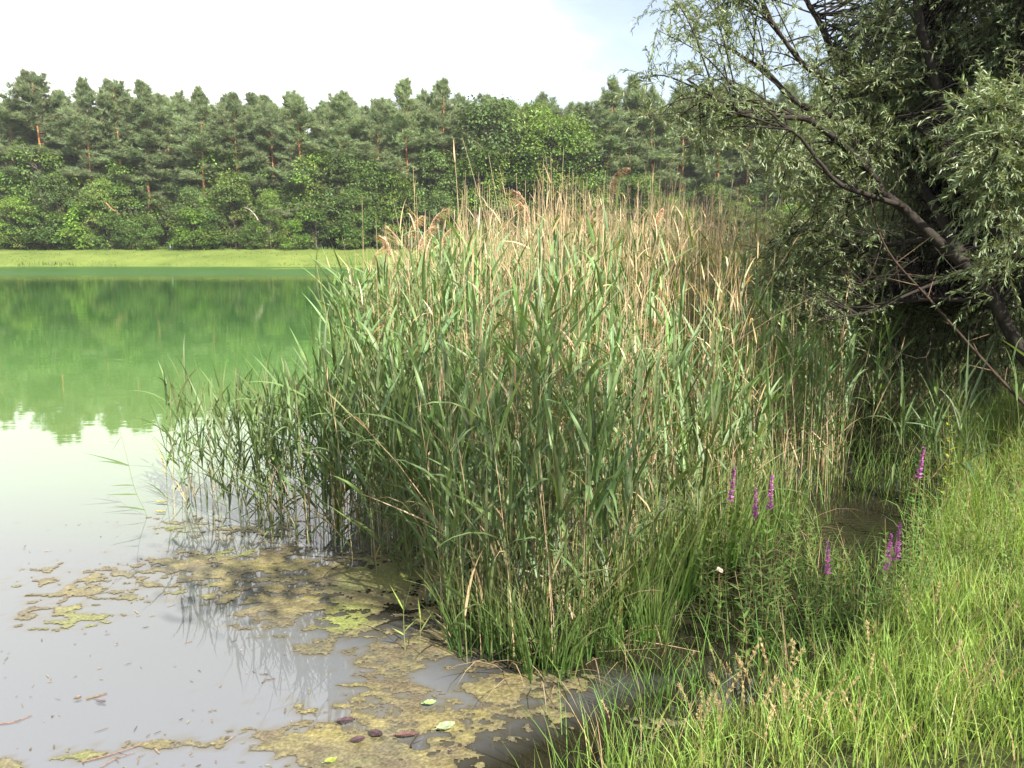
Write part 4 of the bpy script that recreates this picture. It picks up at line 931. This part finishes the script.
# ------------------------------------------------------------------ floating algae, leaves, sticks
rng = np.random.default_rng(43)
st = 0.0075
ax_, ay_ = np.arange(-3.4, 0.9, st), np.arange(2.3, 6.4, st)
X, Y = np.meshgrid(ax_, ay_)
X = X + rng.uniform(-.3, .3, X.shape) * st; Y = Y + rng.uniform(-.3, .3, Y.shape) * st
val, sml = algae_field(X, Y, True)
thr = 0.37
on = val > thr
on &= (val > thr + 0.10) | (rng.random(X.shape) < 0.86)
cell = on[:-1, :-1] & on[1:, :-1] & on[:-1, 1:] & on[1:, 1:]
Zs = 0.002 + 0.005 * np.clip(val - thr, 0, 0.5) + 0.003 * sml * np.clip((val - thr) * 4, 0, 1)
yl = np.clip(fbm(X * 4, Y * 6, 6, 4) * 1.9 - 0.45, 0, 1)[..., None]
thin = np.clip((val - thr) / 0.30, 0, 1)[..., None]
cc = np.array([0.140, 0.125, 0.075]) * (1 - yl) + np.array([0.245, 0.208, 0.078]) * yl
cc = np.array([0.115, 0.102, 0.066]) * (1 - thin) + cc * thin
brn = np.clip(fbm(X * 7, Y * 10, 9, 4) * 2.4 - 1.15, 0, 1)[..., None]
cc = cc * (1 - brn) + np.array([0.130, 0.100, 0.064]) * brn
fib = fbm(X * 14, Y * 60 + X * 20, 19, 3)[..., None]
cc = cc * (0.7 + 0.6 * fib)
grn = np.clip(fbm(X * 2.2, Y * 3, 14, 3) * 3 - 1.7, 0, 0.8)[..., None]
cc = cc * (1 - grn) + np.array([0.20, 0.235, 0.06]) * grn
cc = cc * (0.65 + 0.35 * rng.random(X.shape))[..., None]
used = np.zeros(X.shape, bool)
for sl in ((slice(0, -1), slice(0, -1)), (slice(1, None), slice(0, -1)), (slice(0, -1), slice(1, None)), (slice(1, None), slice(1, None))): used[sl] |= cell
idx = np.cumsum(used.ravel()).reshape(X.shape) - 1
F = np.stack([idx[:-1, :-1], idx[:-1, 1:], idx[1:, 1:], idx[1:, :-1]], -1)[cell]
a = Acc(); a.add(np.stack([X, Y, Zs], -1)[used], F, cc[used])
tag(link('floating_algae', a.mesh('floating_algae', M_ALGAE, True)), 'yellow-brown mats of algae floating at the reed edge', kind='stuff')
# small floating bits
a = Acc(); n = 520
px = rng.uniform(0, 460, n); py = rng.uniform(520, 768, n)
q = np.array([G(i_, j_, 0.004) for i_, j_ in zip(px, py)])
ok = rng.random(n) < np.clip(fbm(q[:, 0] * 1.8, q[:, 1] * 2.4, 21) * 2.4 - 0.9, 0.03, 1)
q = q[ok]; n = len(q); az = rng.uniform(0, 6.28, n)
blades(a, q, np.stack([np.cos(az), np.sin(az), 0 * az], 1), np.zeros(3), rng.uniform(0.008, 0.045, n) * rng.uniform(0.4, 1.3, n), rng.uniform(0.003, 0.009, n), jitter((0.15, 0.12, 0.075), n, 0.35, 0.08), S=2, prof=lambda t: np.array([0.6, 1, 0.4]))
tag(link('floating_debris', a.mesh('floating_debris', M_DEAD)), 'tiny bits of dead stalk and leaf floating on the shallows', kind='stuff')

def leaf_mesh(seed, L, W, col, curl=0.12):
    rg_ = np.random.default_rng(seed); a = Acc(); K, S = 5, 8
    t = np.linspace(0, 1, S + 1); w = np.sin(np.pi * np.clip(t, 0.03, 0.98)) ** 0.7 * W / 2
    V = []
    for i_ in range(S + 1):
        for k in range(K):
            s_ = (k / (K - 1) * 2 - 1)
            V.append((t[i_] * L - L / 2, s_ * w[i_] * (1 + rg_.normal(0, 0.06)), curl * W * (s_ ** 2) + 0.004 * rg_.random() + curl * L * 0.3 * (2 * t[i_] - 1) ** 2))
    ix = np.arange((S + 1) * K).reshape(S + 1, K)
    a.add(V, np.stack([ix[:-1, :-1], ix[:-1, 1:], ix[1:, 1:], ix[1:, :-1]], -1), np.clip(np.array(col) * (1 + rg_.normal(0, 0.2, (len(V), 1))), 0.01, 0.9))
    b2 = Acc(); tube1(b2, [(-L * 0.7, 0.003, 0.003), (-L / 2, 0, 0.004), (0, 0, 0.005), (L * 0.42, 0, 0.005 + curl * L * 0.2)], [0.0012, 0.0013, 0.001, 0.0005], np.array(col) * 1.3, 4)
    return [('blade', a.mesh('leaf_blade', M_DEAD, True)), ('stalk', b2.mesh('leaf_stalk', M_DEAD))]
PURP, YELL, PALE, BROWN = (0.060, 0.036, 0.038), (0.40, 0.30, 0.05), (0.27, 0.33, 0.18), (0.20, 0.14, 0.09)
for k, (px, py, L, W, colr, rz, lab) in enumerate([
        (346, 723, .075, .045, PURP, 0.1, 'curled purple-brown dead leaf with a pink fold on the lower algae mat'), (358, 742, .06, .038, PURP, 0.3, 'oval purple-brown leaf on the lower algae mat, left of the notched one'),
        (376, 736, .065, .045, PURP, 2.6, 'notched purple-brown leaf in the middle of the lower algae mat'), (407, 737, .10, .035, (0.13, .07, .06), 0.1, 'long purple-brown leaf beside the dark water hole in the lower mat'),
        (446, 729, .08, .06, PALE, 0.4, 'pale green round leaf on the algae near the bottom centre'), (430, 705, .055, .04, (0.25, .40, .12), 0.2, 'small fresh green leaf floating above the pale green round leaf'),
        (162, 502, .085, .03, YELL, 0.05, 'upper of two yellow leaves floating by the leftmost reeds'), (161, 512, .08, .028, YELL, -0.1, 'lower of two yellow leaves floating by the leftmost reeds'),
        (331, 763, .05, .03, (0.22, .27, .05), 0.5, 'small yellow-green leaf at the bottom tip of the lower algae mat'), (78, 698, .03, .022, BROWN, 0.5, 'little round brown leaf beside the floating stick'),
        (101, 701, .055, .02, (0.16, .13, .14), -0.3, 'dark narrow leaf just right of the floating stick'), (719, 572, .05, .04, (0.48, .40, .31), 0.6, 'pale curled leaf caught in the greenery left of the flower group')]):
    zb = 0.006 if px != 719 else 0.22
    q = G(px, py, zb)
    on_mat = 0.008 if px > 300 else 0.0
    place('fallen_leaf', lab, 'leaf', leaf_mesh(600 + k, L, W, colr), (q[0], q[1], zb + on_mat), rz, 1.0, 'leaves floating near the reeds', (0.6, 0.2) if px == 719 else (0, 0))
def stick(p0, p1, r, col, lab, name='floating_stick'):
    q0, q1 = G(*p0, 0.004), G(*p1, 0.004)
    mid = (q0 + q1) / 2 + np.array([rng.normal(0, .012), rng.normal(0, .012), 0])
    cv = curve([q0, mid, q1], 9) - q0
    a = Acc(); tube1(a, cv, np.linspace(r, r * 0.5, 9), col, 6)
    s_ = Acc(); g0 = cv[4]; tube1(s_, [g0, g0 + np.array([rng.uniform(.01, .05), rng.uniform(-.03, .03), 0.004])], [r * .5, r * .25], col, 4)
    place(name, lab, 'stick', [('stick', a.mesh('stick', M_DEAD, True)), ('side_twig', s_.mesh('side_twig', M_DEAD))], tuple(q0))
stick((86, 699), (107, 693), 0.005, (0.17, 0.11, 0.06), 'short thick brown stick floating in the open water at left')
stick((-6, 724), (32, 715), 0.003, (0.22, 0.12, 0.085), 'reddish stem floating at the left border near the bottom')
stick((82, 762), (152, 740), 0.003, (0.20, 0.12, 0.09), 'long dark stem lying along the small algae patch at bottom left')
stick((100, 768), (135, 752), 0.0025, (0.24, 0.15, 0.13), 'shorter purplish stem below the long one at bottom left')
stick((262, 683), (275, 678), 0.003, (0.16, 0.10, 0.08), 'tiny dark twig floating below the reflected reeds')
stick((411, 748), (419, 733), 0.004, (0.04, 0.035, 0.03), 'black twig poking across the water hole in the lower mat')
stick((630, 640), (700, 652), 0.004, (0.30, 0.21, 0.13), 'tan stalk lying in the black water before the sedge')
stick((596, 652), (660, 648), 0.003, (0.16, 0.14, 0.06), 'thin olive stalk lying across the black water by the front sedge')
# bent blade reaching right from the front tussock
B4 = G(505, 612)
single_reed('green_reed', 'reed with one broad blade reaching level to the right across front sedge', [B4, D(508, 600, B4[1] - .1), D(512, 600, B4[1] - .15)], [(0.95, D(592, 612, B4[1] - .25), 0.25, .026), (0.6, D(540, 560, B4[1]), 0.1, .02), (0.3, D(480, 560, B4[1]), 0.1, .02)], lcol=(0.15, 0.20, 0.11))
B5 = G(405, 650)
single_reed('green_reed', 'small pale green shoot standing by itself in the algae mat', [B5, D(404, 630, B5[1]), D(403, 600, B5[1])], [(0.9, D(390, 585, B5[1]), 0.05, .010), (0.8, D(412, 580, B5[1]), 0.05, .010), (0.4, D(392, 628, B5[1]), 0.1, .009), (0.5, D(418, 618, B5[1]), 0.1, .009)], lcol=(0.24, 0.32, 0.08))
B6 = G(420, 655)
single_reed('green_reed', 'second pale green shoot in the algae mat, nearer the front tussock', [B6, D(420, 640, B6[1]), D(421, 618, B6[1])], [(0.95, D(418, 598, B6[1]), 0.05, .009), (0.5, D(400, 640, B6[1]), 0.2, .009), (0.7, D(434, 610, B6[1]), 0.1, .009)], lcol=(0.24, 0.32, 0.08))
